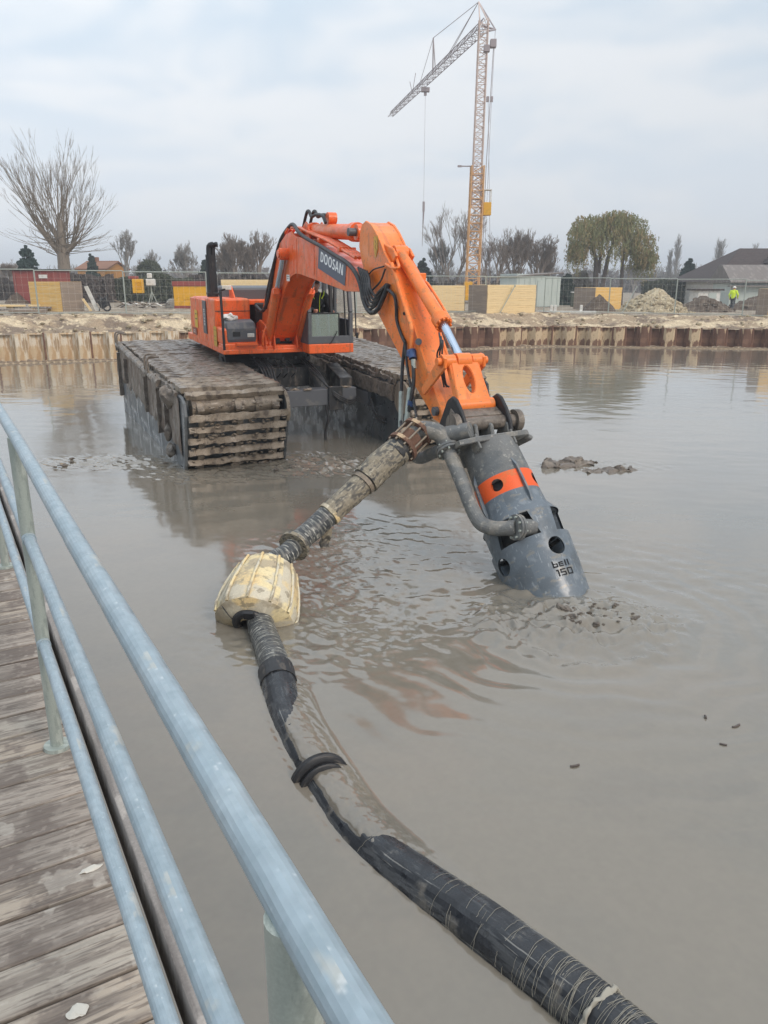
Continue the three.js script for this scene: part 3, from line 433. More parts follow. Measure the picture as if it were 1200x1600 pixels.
{ // upper structure: frame, tool box, tank, engine deck, counterweight
  const A = add('revolving_frame', [bx(2.72, 0.16, 4.0, 0, 1.93, -0.95, { r: 0.02 }), bx(0.75, 0.22, 0.5, -0.98, 1.98, 0.82, { r: 0.05 })], M.orange, exc);
  add('tool_box', bx(0.76, 0.34, 0.72, -0.98, 2.22, 0.69, { r: 0.05 }), M.orange, exc);
  const cv = add('tool_box_cover', slab([[0.72, 2.10], [1.05, 2.10], [1.07, 2.16], [1.07, 2.38], [1.0, 2.5], [0.72, 2.55]], -1.27, -0.63, 0.03), M.grey, exc);
  add('work_light', bx(0.15, 0.08, 0.03, -0.76, 2.24, 1.08), M.white, cv); add('latch_plate', bx(0.16, 0.1, 0.012, -1.06, 2.27, 1.073), M.black, cv);
  add('step', bx(0.46, 0.06, 0.16, -0.86, 2.06, 1.08), M.orange, exc);
  add('fuel_tank', [bx(0.78, 1.0, 1.0, -0.97, 2.46, -0.08, { r: 0.05 })], M.orange, exc);
  add('tank_seam', bx(0.76, 0.012, 0.012, -0.97, 2.70, 0.424, { r: 0.003 }), M.steelDark, exc);
  add('rag', rough(new THREE.SphereGeometry(0.13, 26, 18).scale(1.3, 0.55, 0.8).translate(-1.12, 2.58, 0.72), 0.07, 9, 2), M.white, exc);
  const sp = add('side_panel', bx(0.05, 0.95, 1.75, -1.34, 2.42, -1.45, { r: 0.02 }), M.orange, exc);
  add('vent_strip', bx(0.012, 0.72, 0.36, -1.371, 2.52, -0.62, { r: 0.004 }), M.grey, sp);
  const tx = (w, h, fn) => { const c = document.createElement('canvas'); c.width = w; c.height = h; fn(c.getContext('2d'), w, h); const t = new THREE.CanvasTexture(c); t.colorSpace = THREE.SRGBColorSpace; return t; };
  const decal = (name, w, h, pos, rotY, map, parent, rough = 0.5, alpha = false, rz = 0) => { const m = add(name, new THREE.BoxGeometry(w, h, 0.004), std({ map, roughness: rough, alphaTest: alpha ? 0.5 : 0 }), parent); m.position.copy(vec(pos)); m.rotation.set(0, rotY, rz, 'YXZ'); return m; };
  decal('model_plate', 0.34, 0.66, [-1.381, 2.52, -0.62], -Math.PI / 2, tx(160, 320, (c, w, h) => { c.fillStyle = '#5a5c60'; c.fillRect(0, 0, w, h); c.save(); c.translate(w / 2, h / 2); c.rotate(Math.PI / 2); c.fillStyle = '#e6e6e6'; c.font = 'bold 62px sans-serif'; c.textAlign = 'center'; c.fillText('DX225', 0, 22); c.restore(); }), exc);
  decal('warning_sticker', 0.3, 0.42, [-1.373, 2.18, 0.42], -Math.PI / 2, tx(64, 64, (c) => { c.fillStyle = '#c49a2c'; c.fillRect(0, 0, 64, 64); c.fillStyle = '#9c7a28'; c.fillRect(6, 10, 52, 3); c.fillRect(6, 30, 44, 3); c.fillRect(6, 44, 48, 3); }), exc);
  decal('warning_sticker', 0.34, 0.4, [-1.373, 2.42, -1.65], -Math.PI / 2, tx(64, 64, (c) => { c.fillStyle = '#d8b13a'; c.fillRect(0, 0, 64, 64); c.fillStyle = '#3a3226'; c.fillRect(18, 12, 28, 4); c.fillRect(12, 30, 40, 4); }), exc);
  decal('maker_sticker', 0.5, 0.16, [-1.378, 2.12, -1.9], -Math.PI / 2, tx(160, 50, (c) => { c.fillStyle = '#8b4a35'; c.fillRect(0, 0, 160, 50); c.fillStyle = '#e8e4de'; c.font = 'bold 34px sans-serif'; c.fillText('LC-3', 34, 38); }), exc);
  add('counterweight', slab([[-2.35, 1.86], [-1.7, 1.86], [-1.7, 2.9], [-2.15, 2.9], [-2.5, 2.6], [-2.55, 2.2]], -1.35, 1.35, 0.06), M.orange, exc);
  add('engine_hood', [bx(1.9, 0.34, 1.7, 0.15, 3.0, -1.1, { r: 0.06 })], M.grey, exc);
  add('engine_deck', bx(2.66, 0.12, 2.2, 0, 2.86, -1.1, { r: 0.03 }), M.orange, exc);
  add('pump_cover', bx(0.75, 0.9, 1.3, 0.0, 2.4, -0.6, { r: 0.04 }), M.black, exc);
  const st = [[-1.15, -0.85], [-1.05, -0.88]];
  for (const [x, z] of st) add('exhaust_stack', tube([[x, 2.9, z], [x, 3.5, z], [x, 3.98, z], [x + 0.03, 4.07, z + 0.03], [x + 0.1, 4.08, z + 0.06]], 0.055, 30, 12), M.black, exc);
  add('silencer', [rod([-1.1, 2.9, -0.93], [-1.1, 3.86, -0.93], 0.125, 0.11, 20), bx(0.3, 0.05, 0.2, -1.08, 3.02, -0.9)], M.black, exc);
  add('air_cleaner_bracket', slab([[-0.3, 2.9], [0.2, 2.9], [0.1, 3.02], [-0.12, 3.2], [-0.3, 3.22]], -0.86, -0.83, 0.004), M.orange, exc);
  const hr = add('handrail', [tube([[-1.33, 1.95, 1.06], [-1.33, 2.6, 1.02], [-1.33, 3.15, 0.96]], 0.028, 20, 8), rod([-1.33, 3.15, 0.96], [-1.22, 3.17, 0.9], 0.02), rod([-1.33, 2.0, 1.06], [-1.2, 2.0, 1.0], 0.022)], M.black, exc);
  add('mirror', bx(0.2, 0.09, 0.03, -1.18, 3.2, 0.9), M.white, hr);
  add('boom_bracket', [slab([[0.0, 1.9], [1.05, 1.9], [1.0, 2.2], [0.75, 2.42], [0.3, 2.5], [0.0, 2.4]], -0.36, -0.30), slab([[0.0, 1.9], [1.05, 1.9], [1.0, 2.2], [0.75, 2.42], [0.3, 2.5], [0.0, 2.4]], 0.30, 0.36)], M.orange, exc);
  for (const s of [-1, 1]) add('lug_pair', [slab([[0.5, 1.95], [1.15, 1.95], [1.1, 2.2], [0.85, 2.32], [0.6, 2.25]], s * 0.235, s * 0.265), slab([[0.5, 1.95], [1.15, 1.95], [1.1, 2.2], [0.85, 2.32], [0.6, 2.25]], s * 0.425, s * 0.455)], M.orange, exc);
  add('valve_block', [bx(0.5, 0.3, 0.2, 0, 2.1, 0.65), rod([-0.12, 2.1, 0.75], [-0.12, 2.1, 0.9], 0.05), rod([0.1, 2.12, 0.75], [0.1, 2.12, 0.9], 0.05)], M.black, exc);
  add('platform_edge', bx(2.7, 0.1, 0.12, 0.0, 1.9, 1.02, { r: 0.02 }), M.orange, exc);
  for (const s of [-1, 1]) add('supply_pipe', tube([[s * 0.12, 2.35, 0.95], [s * 0.2, 2.42, 1.1], [s * 0.42, 2.4, 1.12], [s * 0.5, 2.2, 1.1], [s * 0.5, 2.02, 1.05]], 0.028, 26, 8), M.orange, exc);

  // cab
  const cab = new THREE.Group(); cab.name = 'cab'; exc.add(cab);
  add('cab_base', bx(1.02, 0.2, 1.75, 0.865, 1.96, 0.7, { r: 0.02 }), M.orange, cab);
  const C0 = 0.355, C1 = 1.375, ZF = 1.56, ZB = -0.15, T = 3.56;
  const bar = (a, b, r) => { const A = vec(a), B = vec(b), d = B.clone().sub(A), g = new RoundedBoxGeometry(r, d.length(), r, 1, r * 0.25); g.applyQuaternion(new THREE.Quaternion().setFromUnitVectors(V(0, 1, 0), d.normalize())).translate((A.x + B.x) / 2, (A.y + B.y) / 2, (A.z + B.z) / 2); return g; };
  add('cab_frame', [bx(C1 - C0, 0.16, 0.08, (C0 + C1) / 2, 2.14, ZF - 0.04), bar([C0 + 0.04, 2.05, ZF - 0.04], [C0 + 0.04, 2.7, ZF - 0.04], 0.09), bar([C0 + 0.04, 2.7, ZF - 0.04], [C0 + 0.04, T, ZF - 0.22], 0.09), bar([C1 - 0.05, 2.05, ZF - 0.04], [C1 - 0.05, 2.7, ZF - 0.04], 0.09), bar([C1 - 0.05, 2.7, ZF - 0.04], [C1 - 0.05, T, ZF - 0.22], 0.09),
    bar([C0 + 0.04, 2.05, ZB], [C0 + 0.04, T, ZB], 0.1), bar([C1 - 0.05, 2.05, ZB], [C1 - 0.05, T, ZB], 0.1), bar([C1 - 0.05, 2.05, 0.55], [C1 - 0.05, T, 0.55], 0.08), bx(C1 - C0, 0.1, 0.1, (C0 + C1) / 2, T - 0.04, ZF - 0.22), bx(0.06, 0.75, ZF - ZB, C0 + 0.035, 2.42, (ZF + ZB) / 2 - 0.03), bx(0.06, 0.5, ZF - ZB - 0.1, C1 - 0.035, 2.3, (ZF + ZB) / 2 - 0.04), bx(C1 - C0, 0.95, 0.06, (C0 + C1) / 2, 2.52, ZB)], M.grey, cab);
  add('cab_roof', bx(C1 - C0 + 0.02, 0.09, ZF - ZB - 0.12, (C0 + C1) / 2, T + 0.04, (ZF + ZB) / 2 - 0.1, { r: 0.04 }), M.grey, cab);
  add('cab_floor', bx(C1 - C0 - 0.1, 0.05, ZF - ZB - 0.1, (C0 + C1) / 2, 2.09, (ZF + ZB) / 2), M.black, cab);
  add('lower_window', bx(0.62, 0.46, 0.008, 0.73, 2.45, ZF - 0.03, { r: 0 }), M.glassGreen, cab);
  add('window_frame', [bx(0.64, 0.03, 0.03, 0.73, 2.69, ZF - 0.03), bx(0.03, 0.46, 0.03, 1.055, 2.45, ZF - 0.03)], M.black, cab);
  add('side_window', bx(0.006, 0.8, 1.5, C0 + 0.03, 3.15, 0.65, { r: 0 }), M.glass, cab);
  add('door_window', bx(0.006, 0.92, 0.75, C1 - 0.05, 3.05, 1.0, { r: 0 }), M.glass, cab);
  add('door_pillar', bar([0.94, 2.12, ZF - 0.12], [0.94, T, ZF - 0.28], 0.075), M.black, cab);
  add('window_rail', [bar([C1 - 0.16, 2.2, ZF - 0.03], [C1 - 0.16, T, ZF - 0.2], 0.03)], M.black, cab);
  add('grab_rail', [tube([[C1 + 0.07, 2.2, ZF - 0.1], [C1 + 0.1, 2.3, ZF - 0.1], [C1 + 0.1, 3.2, ZF - 0.2], [C1 + 0.07, 3.3, ZF - 0.2]], 0.016, 24, 8)], M.black, cab);
  add('rear_mirror', [bx(0.06, 0.12, 0.03, C1 + 0.08, 2.22, ZF + 0.02)], M.black, cab);
  add('seat', [bx(0.5, 0.12, 0.5, 0.88, 2.36, 0.5, { r: 0.05 }), bx(0.48, 0.72, 0.12, 0.88, 2.74, 0.2, { r: 0.05, rx: -0.12 }), bx(0.36, 0.2, 0.36, 0.88, 2.2, 0.46)], M.black, cab);
  add('console', [bx(0.14, 0.12, 0.5, 0.46, 2.72, 0.6), bx(0.14, 0.12, 0.5, 1.14, 2.72, 0.6)], M.black, cab);
  for (const x of [0.5, 1.1]) add('control_lever', [rod([x, 2.75, 0.82], [x, 2.93, 0.86], 0.018), new THREE.SphereGeometry(0.035, 10, 8).translate(x, 2.95, 0.865)], M.black, cab);
  add('wiper', tube([[0.82, 2.06, ZF + 0.02], [0.88, 2.12, ZF + 0.03], [1.0, 2.32, ZF + 0.01]], 0.01, 12, 6), M.black, cab);

  // boom
  const boomP = [[0.55, 2.02], [0.2, 2.1], [0.16, 2.4], [0.34, 2.8], [0.64, 3.14], [1.15, 3.64], [1.71, 4.05], [2.15, 4.21], [2.54, 4.27], [2.8, 4.17], [3.31, 4.11], [4.04, 3.99], [4.8, 3.84], [5.58, 3.66], [6.02, 3.55], [6.14, 3.44], [6.06, 3.32], [5.9, 3.28], [5.38, 3.27], [4.79, 3.33], [3.62, 3.44], [3.03, 3.50], [2.72, 3.50], [2.5, 3.46], [2.25, 3.34], [1.98, 3.16], [1.74, 2.98], [1.5, 2.72], [1.25, 2.4], [0.98, 2.12], [0.8, 2.02]];
  const boom = add('boom', [slab(boomP, -0.27, -0.235, 0.006), slab(boomP, 0.235, 0.27, 0.006), slab(boomP.map(([z, y], i) => i < 15 ? [z + (i < 6 ? 0.035 : 0), y - 0.035] : [z + (i > 24 ? -0.05 : 0), y + 0.045]), -0.24, 0.24, 0)], M.orange, exc);
  for (const s of [-1, 1]) { add('pivot_boss', [rod([s * 0.27, 3.86, 2.3], [s * 0.45, 3.86, 2.3], 0.11, 0.11, 24), rod([s * 0.45, 3.86, 2.3], [s * 0.48, 3.86, 2.3], 0.075, 0.075, 20)], M.orange, boom); add('joint_plate', bx(0.01, 0.5, 0.3, s * 0.272, 3.75, 2.48, { r: 0.003, rx: -0.2 }), M.orange, boom); }
  add('weld_seam', [0, 1].map((k) => bx(0.006, 0.7 - k * 0.1, 0.02, -0.273, 3.78 + k * 0.02, 2.85 + k * 1.0, { r: 0.002 })), M.orange, boom);
  const brand = tx(512, 240, (c, w, h) => { c.fillStyle = '#4c5668'; c.fillRect(0, 0, w, h); c.fillStyle = '#6a7488'; c.fillRect(0, 0, w, 10); c.fillStyle = '#f1f2f2'; c.font = 'bold 122px sans-serif'; c.textAlign = 'center'; c.save(); c.translate(w / 2, h * 0.66); c.scale(0.86, 1.15); c.fillText('DOOSAN', 0, 0); c.restore(); });
  const bc = L(518, 413, -0.275), be0 = L(499, 399, -0.275), be1 = L(541, 425, -0.275);
  decal('brand_panel', be0.distanceTo(be1) * 1.02, 0.4, [-0.276, bc.y, bc.z], -Math.PI / 2, brand, boom, 0.4, false, Math.atan2(be1.y - be0.y, be1.z - be0.z));
  decal('label_sticker', 0.2, 0.12, [-0.276, 3.42, 2.28], -Math.PI / 2, tx(64, 40, (c) => { c.fillStyle = '#e9e6e2'; c.fillRect(0, 0, 64, 40); c.fillStyle = '#8d8a86'; c.fillRect(6, 8, 50, 5); c.fillRect(6, 20, 40, 5); }), boom);
  // boom cylinders
  for (const s of [-1, 1]) {
    const a = V(s * 0.345, 2.08, 0.88), b = V(s * 0.345, 3.86, 2.3), m = a.clone().lerp(b, 0.58);
    const cyl = add('boom_cylinder', [rod(a, m, 0.095, 0.095, 24), rod(a.clone().add(V(-0.07, 0, 0)), a.clone().add(V(0.07, 0, 0)), 0.12, 0.12, 20), rod(m.clone().lerp(a, 0.04), m.clone().lerp(b, 0.06), 0.112, 0.112, 24)], M.orange, exc);
    add('piston_rod', [rod(m, b, 0.06, 0.06, 20)], M.chrome, cyl); add('gland', [rod(m.clone().lerp(b, 0.05), m.clone().lerp(b, 0.16), 0.085, 0.075, 20), bx(0.12, 0.12, 0.1, a.x - 0.05, m.y + 0.04, m.z + 0.12)], M.orange, cyl);
  }
  // arm cylinder lying on the boom
  const ca = L(491, 361, 0), cb = L(566, 363, 0);
  const ac = add('arm_cylinder', [rod(ca, ca.clone().lerp(cb, 0.88), 0.125, 0.125, 28), rod(ca.clone().lerp(cb, 0.84), ca.clone().lerp(cb, 0.92), 0.15, 0.15, 28), rod(ca.clone().lerp(cb, -0.03), ca.clone().lerp(cb, 0.03), 0.15, 0.15, 28)], M.orange, exc);
  add('piston_rod', rod(ca.clone().lerp(cb, 0.9), cb, 0.07, 0.07, 20), M.chrome, ac); add('rod_eye', [rod([-0.11, cb.y, cb.z], [0.11, cb.y, cb.z], 0.12, 0.12, 22)], M.orange, ac); add('pin', rod([-0.24, cb.y, cb.z], [0.24, cb.y, cb.z], 0.06, 0.06, 20), M.grey, ac);
  add('cylinder_lug', [slab([[ca.z - 0.35, 4.05], [ca.z + 0.25, 4.05], [ca.z + 0.12, ca.y + 0.1], [ca.z, ca.y + 0.16], [ca.z - 0.14, ca.y + 0.1]], -0.17, -0.13), slab([[ca.z - 0.35, 4.05], [ca.z + 0.25, 4.05], [ca.z + 0.12, ca.y + 0.1], [ca.z, ca.y + 0.16], [ca.z - 0.14, ca.y + 0.1]], 0.13, 0.17)], M.orange, boom);
  // steel lines and hoses along the boom
  for (let k = 0; k < 4; k++) add('hydraulic_line', tube([[-0.2 + k * 0.06, 4.34, 2.35], [-0.2 + k * 0.06, 4.30, 2.9], [-0.2 + k * 0.06, 4.2, 3.5], [-0.2 + k * 0.06, 4.08, 4.25], [-0.2 + k * 0.06, 3.92, 5.0], [-0.22 + k * 0.06, 3.78, 5.7]], 0.028, 40, 8), M.orange, boom);
  for (let k = 0; k < 3; k++) add('hydraulic_line', tube([[-0.22 + k * 0.07, 2.9, 0.42], [-0.22 + k * 0.07, 3.3, 0.72], [-0.22 + k * 0.07, 3.78, 1.24], [-0.22 + k * 0.07, 4.15, 1.75], [-0.22 + k * 0.07, 4.33, 2.2]], 0.028, 36, 8), M.orange, boom);
  for (const z of [3.0, 4.0, 5.0]) add('line_clamp', bx(0.3, 0.08, 0.1, -0.1, 4.32 - (z - 2.5) * 0.165, z), M.orange, boom);
  const hb = (pts, r = 0.026, mat = M.rubber) => add('hydraulic_hose', tube(pts, r, 60, 8), mat, boom);
  hb([L(415, 482, -0.3), L(418, 455, -0.3), L(428, 412, -0.3), L(438, 376, -0.26), L(452, 354, -0.2), L(459, 351, -0.22), L(466, 362, -0.3), L(478, 372, -0.3), L(500, 384, -0.3), L(522, 398, -0.3), L(540, 409, -0.31), L(554, 424, -0.32), L(563, 445, -0.33), L(568, 470, -0.34), L(578, 488, -0.34), L(590, 484, -0.32), L(601, 460, -0.27), L(607, 444, -0.24)], 0.034);
  hb([L(400, 478, -0.45), L(410, 486, -0.42), L(418, 470, -0.36), L(424, 440, -0.3), L(432, 400, -0.27)], 0.036);
  for (let k = 0; k < 5; k++) hb([L(560 + k * 3.2, 418 + k * 1.5, -0.3), L(565 + k * 3, 436, -0.31), L(568 + k * 2.6, 462 - k * 3, -0.33 - 0.01 * k), L(574 + k * 3, 482 - k * 5, -0.34), L(586 + k * 2, 478 - k * 6, -0.31), L(600 + k, 456 - k * 3, -0.25)], 0.021);
  hb([L(577, 428, -0.23), L(584, 421, -0.26), L(600, 416, -0.24)], 0.012); hb([L(602, 420, -0.23), L(594, 440, -0.27), L(580, 456, -0.27), L(574, 470, -0.27)], 0.014);
  hb([L(606, 452, -0.25), L(616, 462, -0.24), L(619, 478, -0.23), L(620, 500, -0.22), L(626, 520, -0.22), L(633, 536, -0.23)], 0.024);
  for (const x of [-0.1, 0.02]) hb([[x, 4.25, 2.7], [x, 4.55, 2.95], [x, 4.6, 3.1], [x, 4.5, 3.25], [x, 4.52, 3.5], [x, 4.48, 3.85], [x, 4.36, 4.0]], 0.03);
  add('hose_guard', [rod([-0.05, 4.44, 3.95], [0.1, 4.44, 3.95], 0.1, 0.1, 18)], M.orange, boom);

  // arm
  const armP = prof(-0.19, [[563, 366], [566, 351], [572, 345], [580, 350], [587, 361], [594, 376], [601, 394], [617, 424], [634, 470], [655, 535], [674, 596], [690, 640], [693, 652], [688, 661], [678, 655], [669, 636], [649, 603], [628, 560], [592, 491], [580, 466], [573, 436], [566, 408], [562, 386]]);
  const inner = armP.map(([z, y]) => { const cz = 7.0, cy = 3.0, d = Math.hypot(z - cz, y - cy); return [z + (cz - z) / d * 0.03, y + (cy - y) / d * 0.03]; });
  const arm = add('arm', [slab(armP, -0.2, -0.165, 0.006), slab(armP, 0.165, 0.2, 0.006), slab(inner, -0.17, 0.17, 0)], M.orangeArm, exc);
  // front cover plate and cylinder bracket
  const br = prof(0, [[589, 366], [600, 372], [612, 380], [628, 388], [634, 400], [628, 412], [616, 412], [600, 396]]);
  add('cylinder_bracket', [slab(br, -0.15, -0.11), slab(br, 0.11, 0.15)], M.orangeArm, arm);
  const k0 = L(625, 395, 0), k1 = L(693, 507, 0), k2 = L(717, 556, 0);
  const bcyl = add('bucket_cylinder', [rod(k0, k1, 0.085, 0.085, 28), rod(k1.clone().lerp(k0, 0.09), k1, 0.115, 0.115, 28), rod([-0.1, k0.y, k0.z], [0.1, k0.y, k0.z], 0.1, 0.1, 20), bx(0.12, 0.1, 0.16, 0.12, k0.y - 0.32, k0.z + 0.42), tube([k0.clone().add(V(0.12, -0.35, 0.45)), k0.clone().lerp(k1, 0.5).add(V(0.12, 0.02, 0.02)), k1.clone().add(V(0.11, 0.05, 0))], 0.018, 10, 8)], M.orangeArm, exc);
  add('piston_rod', rod(k1, k2, 0.056, 0.056, 22), M.chrome, bcyl);
  for (let k = 0; k < 10; k++) { const a = k / 10 * Math.PI * 2, ax = k1.clone().sub(k0).normalize(), e = V(1, 0, 0), f = e.clone().cross(ax), c = k1.clone().addScaledVector(e, 0.1 * Math.cos(a)).addScaledVector(f, 0.1 * Math.sin(a)); add('bolt', rod(c, c.clone().addScaledVector(ax, 0.03), 0.016, 0.016, 6), M.orangeArm, bcyl); }
  add('hydraulic_line', tube([L(612, 412, -0.21), L(617, 428, -0.225), L(630, 470, -0.225), L(640, 500, -0.23), L(643, 515, -0.24), L(643, 549, -0.25)], 0.03, 40, 10), M.orangeArm, arm);
  add('hydraulic_line', tube([L(603, 413, -0.21), L(613, 419, -0.23), L(623, 418, -0.2), L(621, 408, -0.12), L(618, 400, -0.1)], 0.022, 26, 8), M.orangeArm, arm);
  add('cross_bolt', [rod(L(654, 534, -0.2), L(654, 534, -0.235), 0.045, 0.045, 16), rod([-0.26, 1.86, 8.52], [0.26, 1.86, 8.52], 0.06, 0.06, 18)], M.grey, arm);
  for (const [px, py] of [[632, 490], [650, 560]]) add('plug', rod(L(px, py, -0.2), L(px, py, -0.21), 0.025, 0.025, 12), M.steelDark, arm);
  const mk = decal('maker_emblem', 0.17, 0.34, L(587, 385, -0.205), -Math.PI / 2, tx(80, 160, (c) => { c.fillStyle = '#d5a23c'; c.beginPath(); c.moveTo(10, 4); c.lineTo(64, 30); c.lineTo(76, 96); c.lineTo(46, 156); c.lineTo(6, 70); c.fill(); c.fillStyle = '#3a3026'; c.lineWidth = 5; c.strokeStyle = '#3a3026'; c.beginPath(); c.moveTo(26, 40); c.lineTo(50, 62); c.lineTo(34, 84); c.lineTo(58, 104); c.lineTo(46, 130); c.stroke(); }), arm, 0.5, true, -0.05);
  mk.name = 'warning_sticker';
  // hose pair hanging from the arm to the attachment
  const ha = (pts, r, mat = M.rubber) => add('hydraulic_hose', tube(pts, r, 50, 8), mat, arm);
  ha([L(633, 536, -0.23), L(630, 560, -0.26), L(628, 590, -0.3), L(627, 625, -0.34), L(626, 655, -0.4), L(629, 672, -0.45)], 0.026);
  ha([L(643, 553, -0.25), L(646, 575, -0.28), L(646, 600, -0.31), L(641, 630, -0.36), L(634, 660, -0.42), L(634, 674, -0.45)], 0.028);
  ha([L(633, 536, -0.23), L(636, 570, -0.26), L(641, 600, -0.29), L(648, 635, -0.34), L(653, 665, -0.42)], 0.02);
  add('hose_fitting', [rod(L(643, 547, -0.25), L(645, 560, -0.26), 0.055, 0.055, 12), bx(0.12, 0.09, 0.09, ...L(643, 552, -0.25).toArray())], M.blueFit, arm);
  add('hose_fitting', [rod(L(627, 612, -0.33), L(626, 668, -0.42), 0.034, 0.034, 10), rod(L(641, 606, -0.32), L(634, 672, -0.44), 0.038, 0.038, 10), rod(L(646, 562, -0.26), L(647, 576, -0.27), 0.036, 0.036, 10)], M.galvPost, arm);
  add('hose_fitting', rod(L(643, 626, -0.34), L(641, 634, -0.35), 0.05, 0.05, 12), M.blueFit, arm);
  for (let k = 0; k < 3; k++) ha([L(686 + k * 3, 520 + k * 6, -0.12), L(688 + k * 2, 538, -0.16), L(683 + k * 4, 556, -0.15), L(690 + k * 3, 585 + k * 6, -0.1), L(694 + k * 4, 605, -0.06)], 0.012);

  // tipping link and side links
  const la = V(0, 2.53, 8.76), lb = V(0, 2.02, 9.1);
  const lk = add('tipping_link', (() => {
    const s = new THREE.Shape([[-0.2, 0], [-0.22, 0.06], [-0.18, 0.62], [0.18, 0.62], [0.22, 0.06], [0.2, 0]].map((q) => new THREE.Vector2(...q)));
    const h = new THREE.Path(); h.absellipse(0, 0.33, 0.085, 0.2, 0, Math.PI * 2); s.holes.push(h);
    const g = new THREE.ExtrudeGeometry(s, { depth: 0.10, bevelEnabled: true, bevelSize: 0.012, bevelThickness: 0.012, bevelSegments: 1, curveSegments: 20 }).translate(0, 0, -0.05);
    const up = la.clone().sub(lb).normalize(), xa = V(1, 0, 0), za = xa.clone().cross(up);
    const body = boxUV(g); body.applyMatrix4(new THREE.Matrix4().makeBasis(xa, up, za)).translate(lb.x, lb.y, lb.z);
    const rims = [-1, 1].map((sd) => slab([[0, 0], [0.06, -0.02], [0.06, 0.6], [0, 0.62]].map(([z, y]) => [z * 1.6 - 0.05, y]), sd * 0.185, sd * 0.22).applyMatrix4(new THREE.Matrix4().makeBasis(xa, up, za)).translate(lb.x, lb.y, lb.z));
    return [body, ...rims, rod([-0.27, lb.y, lb.z], [0.27, lb.y, lb.z], 0.085, 0.085, 24), rod([-0.3, la.y, la.z], [-0.12, la.y, la.z], 0.085, 0.085, 24), rod([0.12, la.y, la.z], [0.3, la.y, la.z], 0.085, 0.085, 24)];
  })(), M.orangeArm, exc);
  add('pin', rod([-0.36, la.y, la.z], [0.36, la.y, la.z], 0.05, 0.05, 20), M.orangeArm, lk); add('rod_eye', rod([-0.1, la.y, la.z], [0.1, la.y, la.z], 0.1, 0.1, 20), M.orangeArm, lk);
  for (const s of [-1, 1]) add('side_link', slab([[8.22, 2.12], [8.30, 2.04], [8.86, 2.46], [8.86, 2.58], [8.74, 2.62]], s * 0.3, s * 0.26, 0.008), M.orangeArm, exc);
}
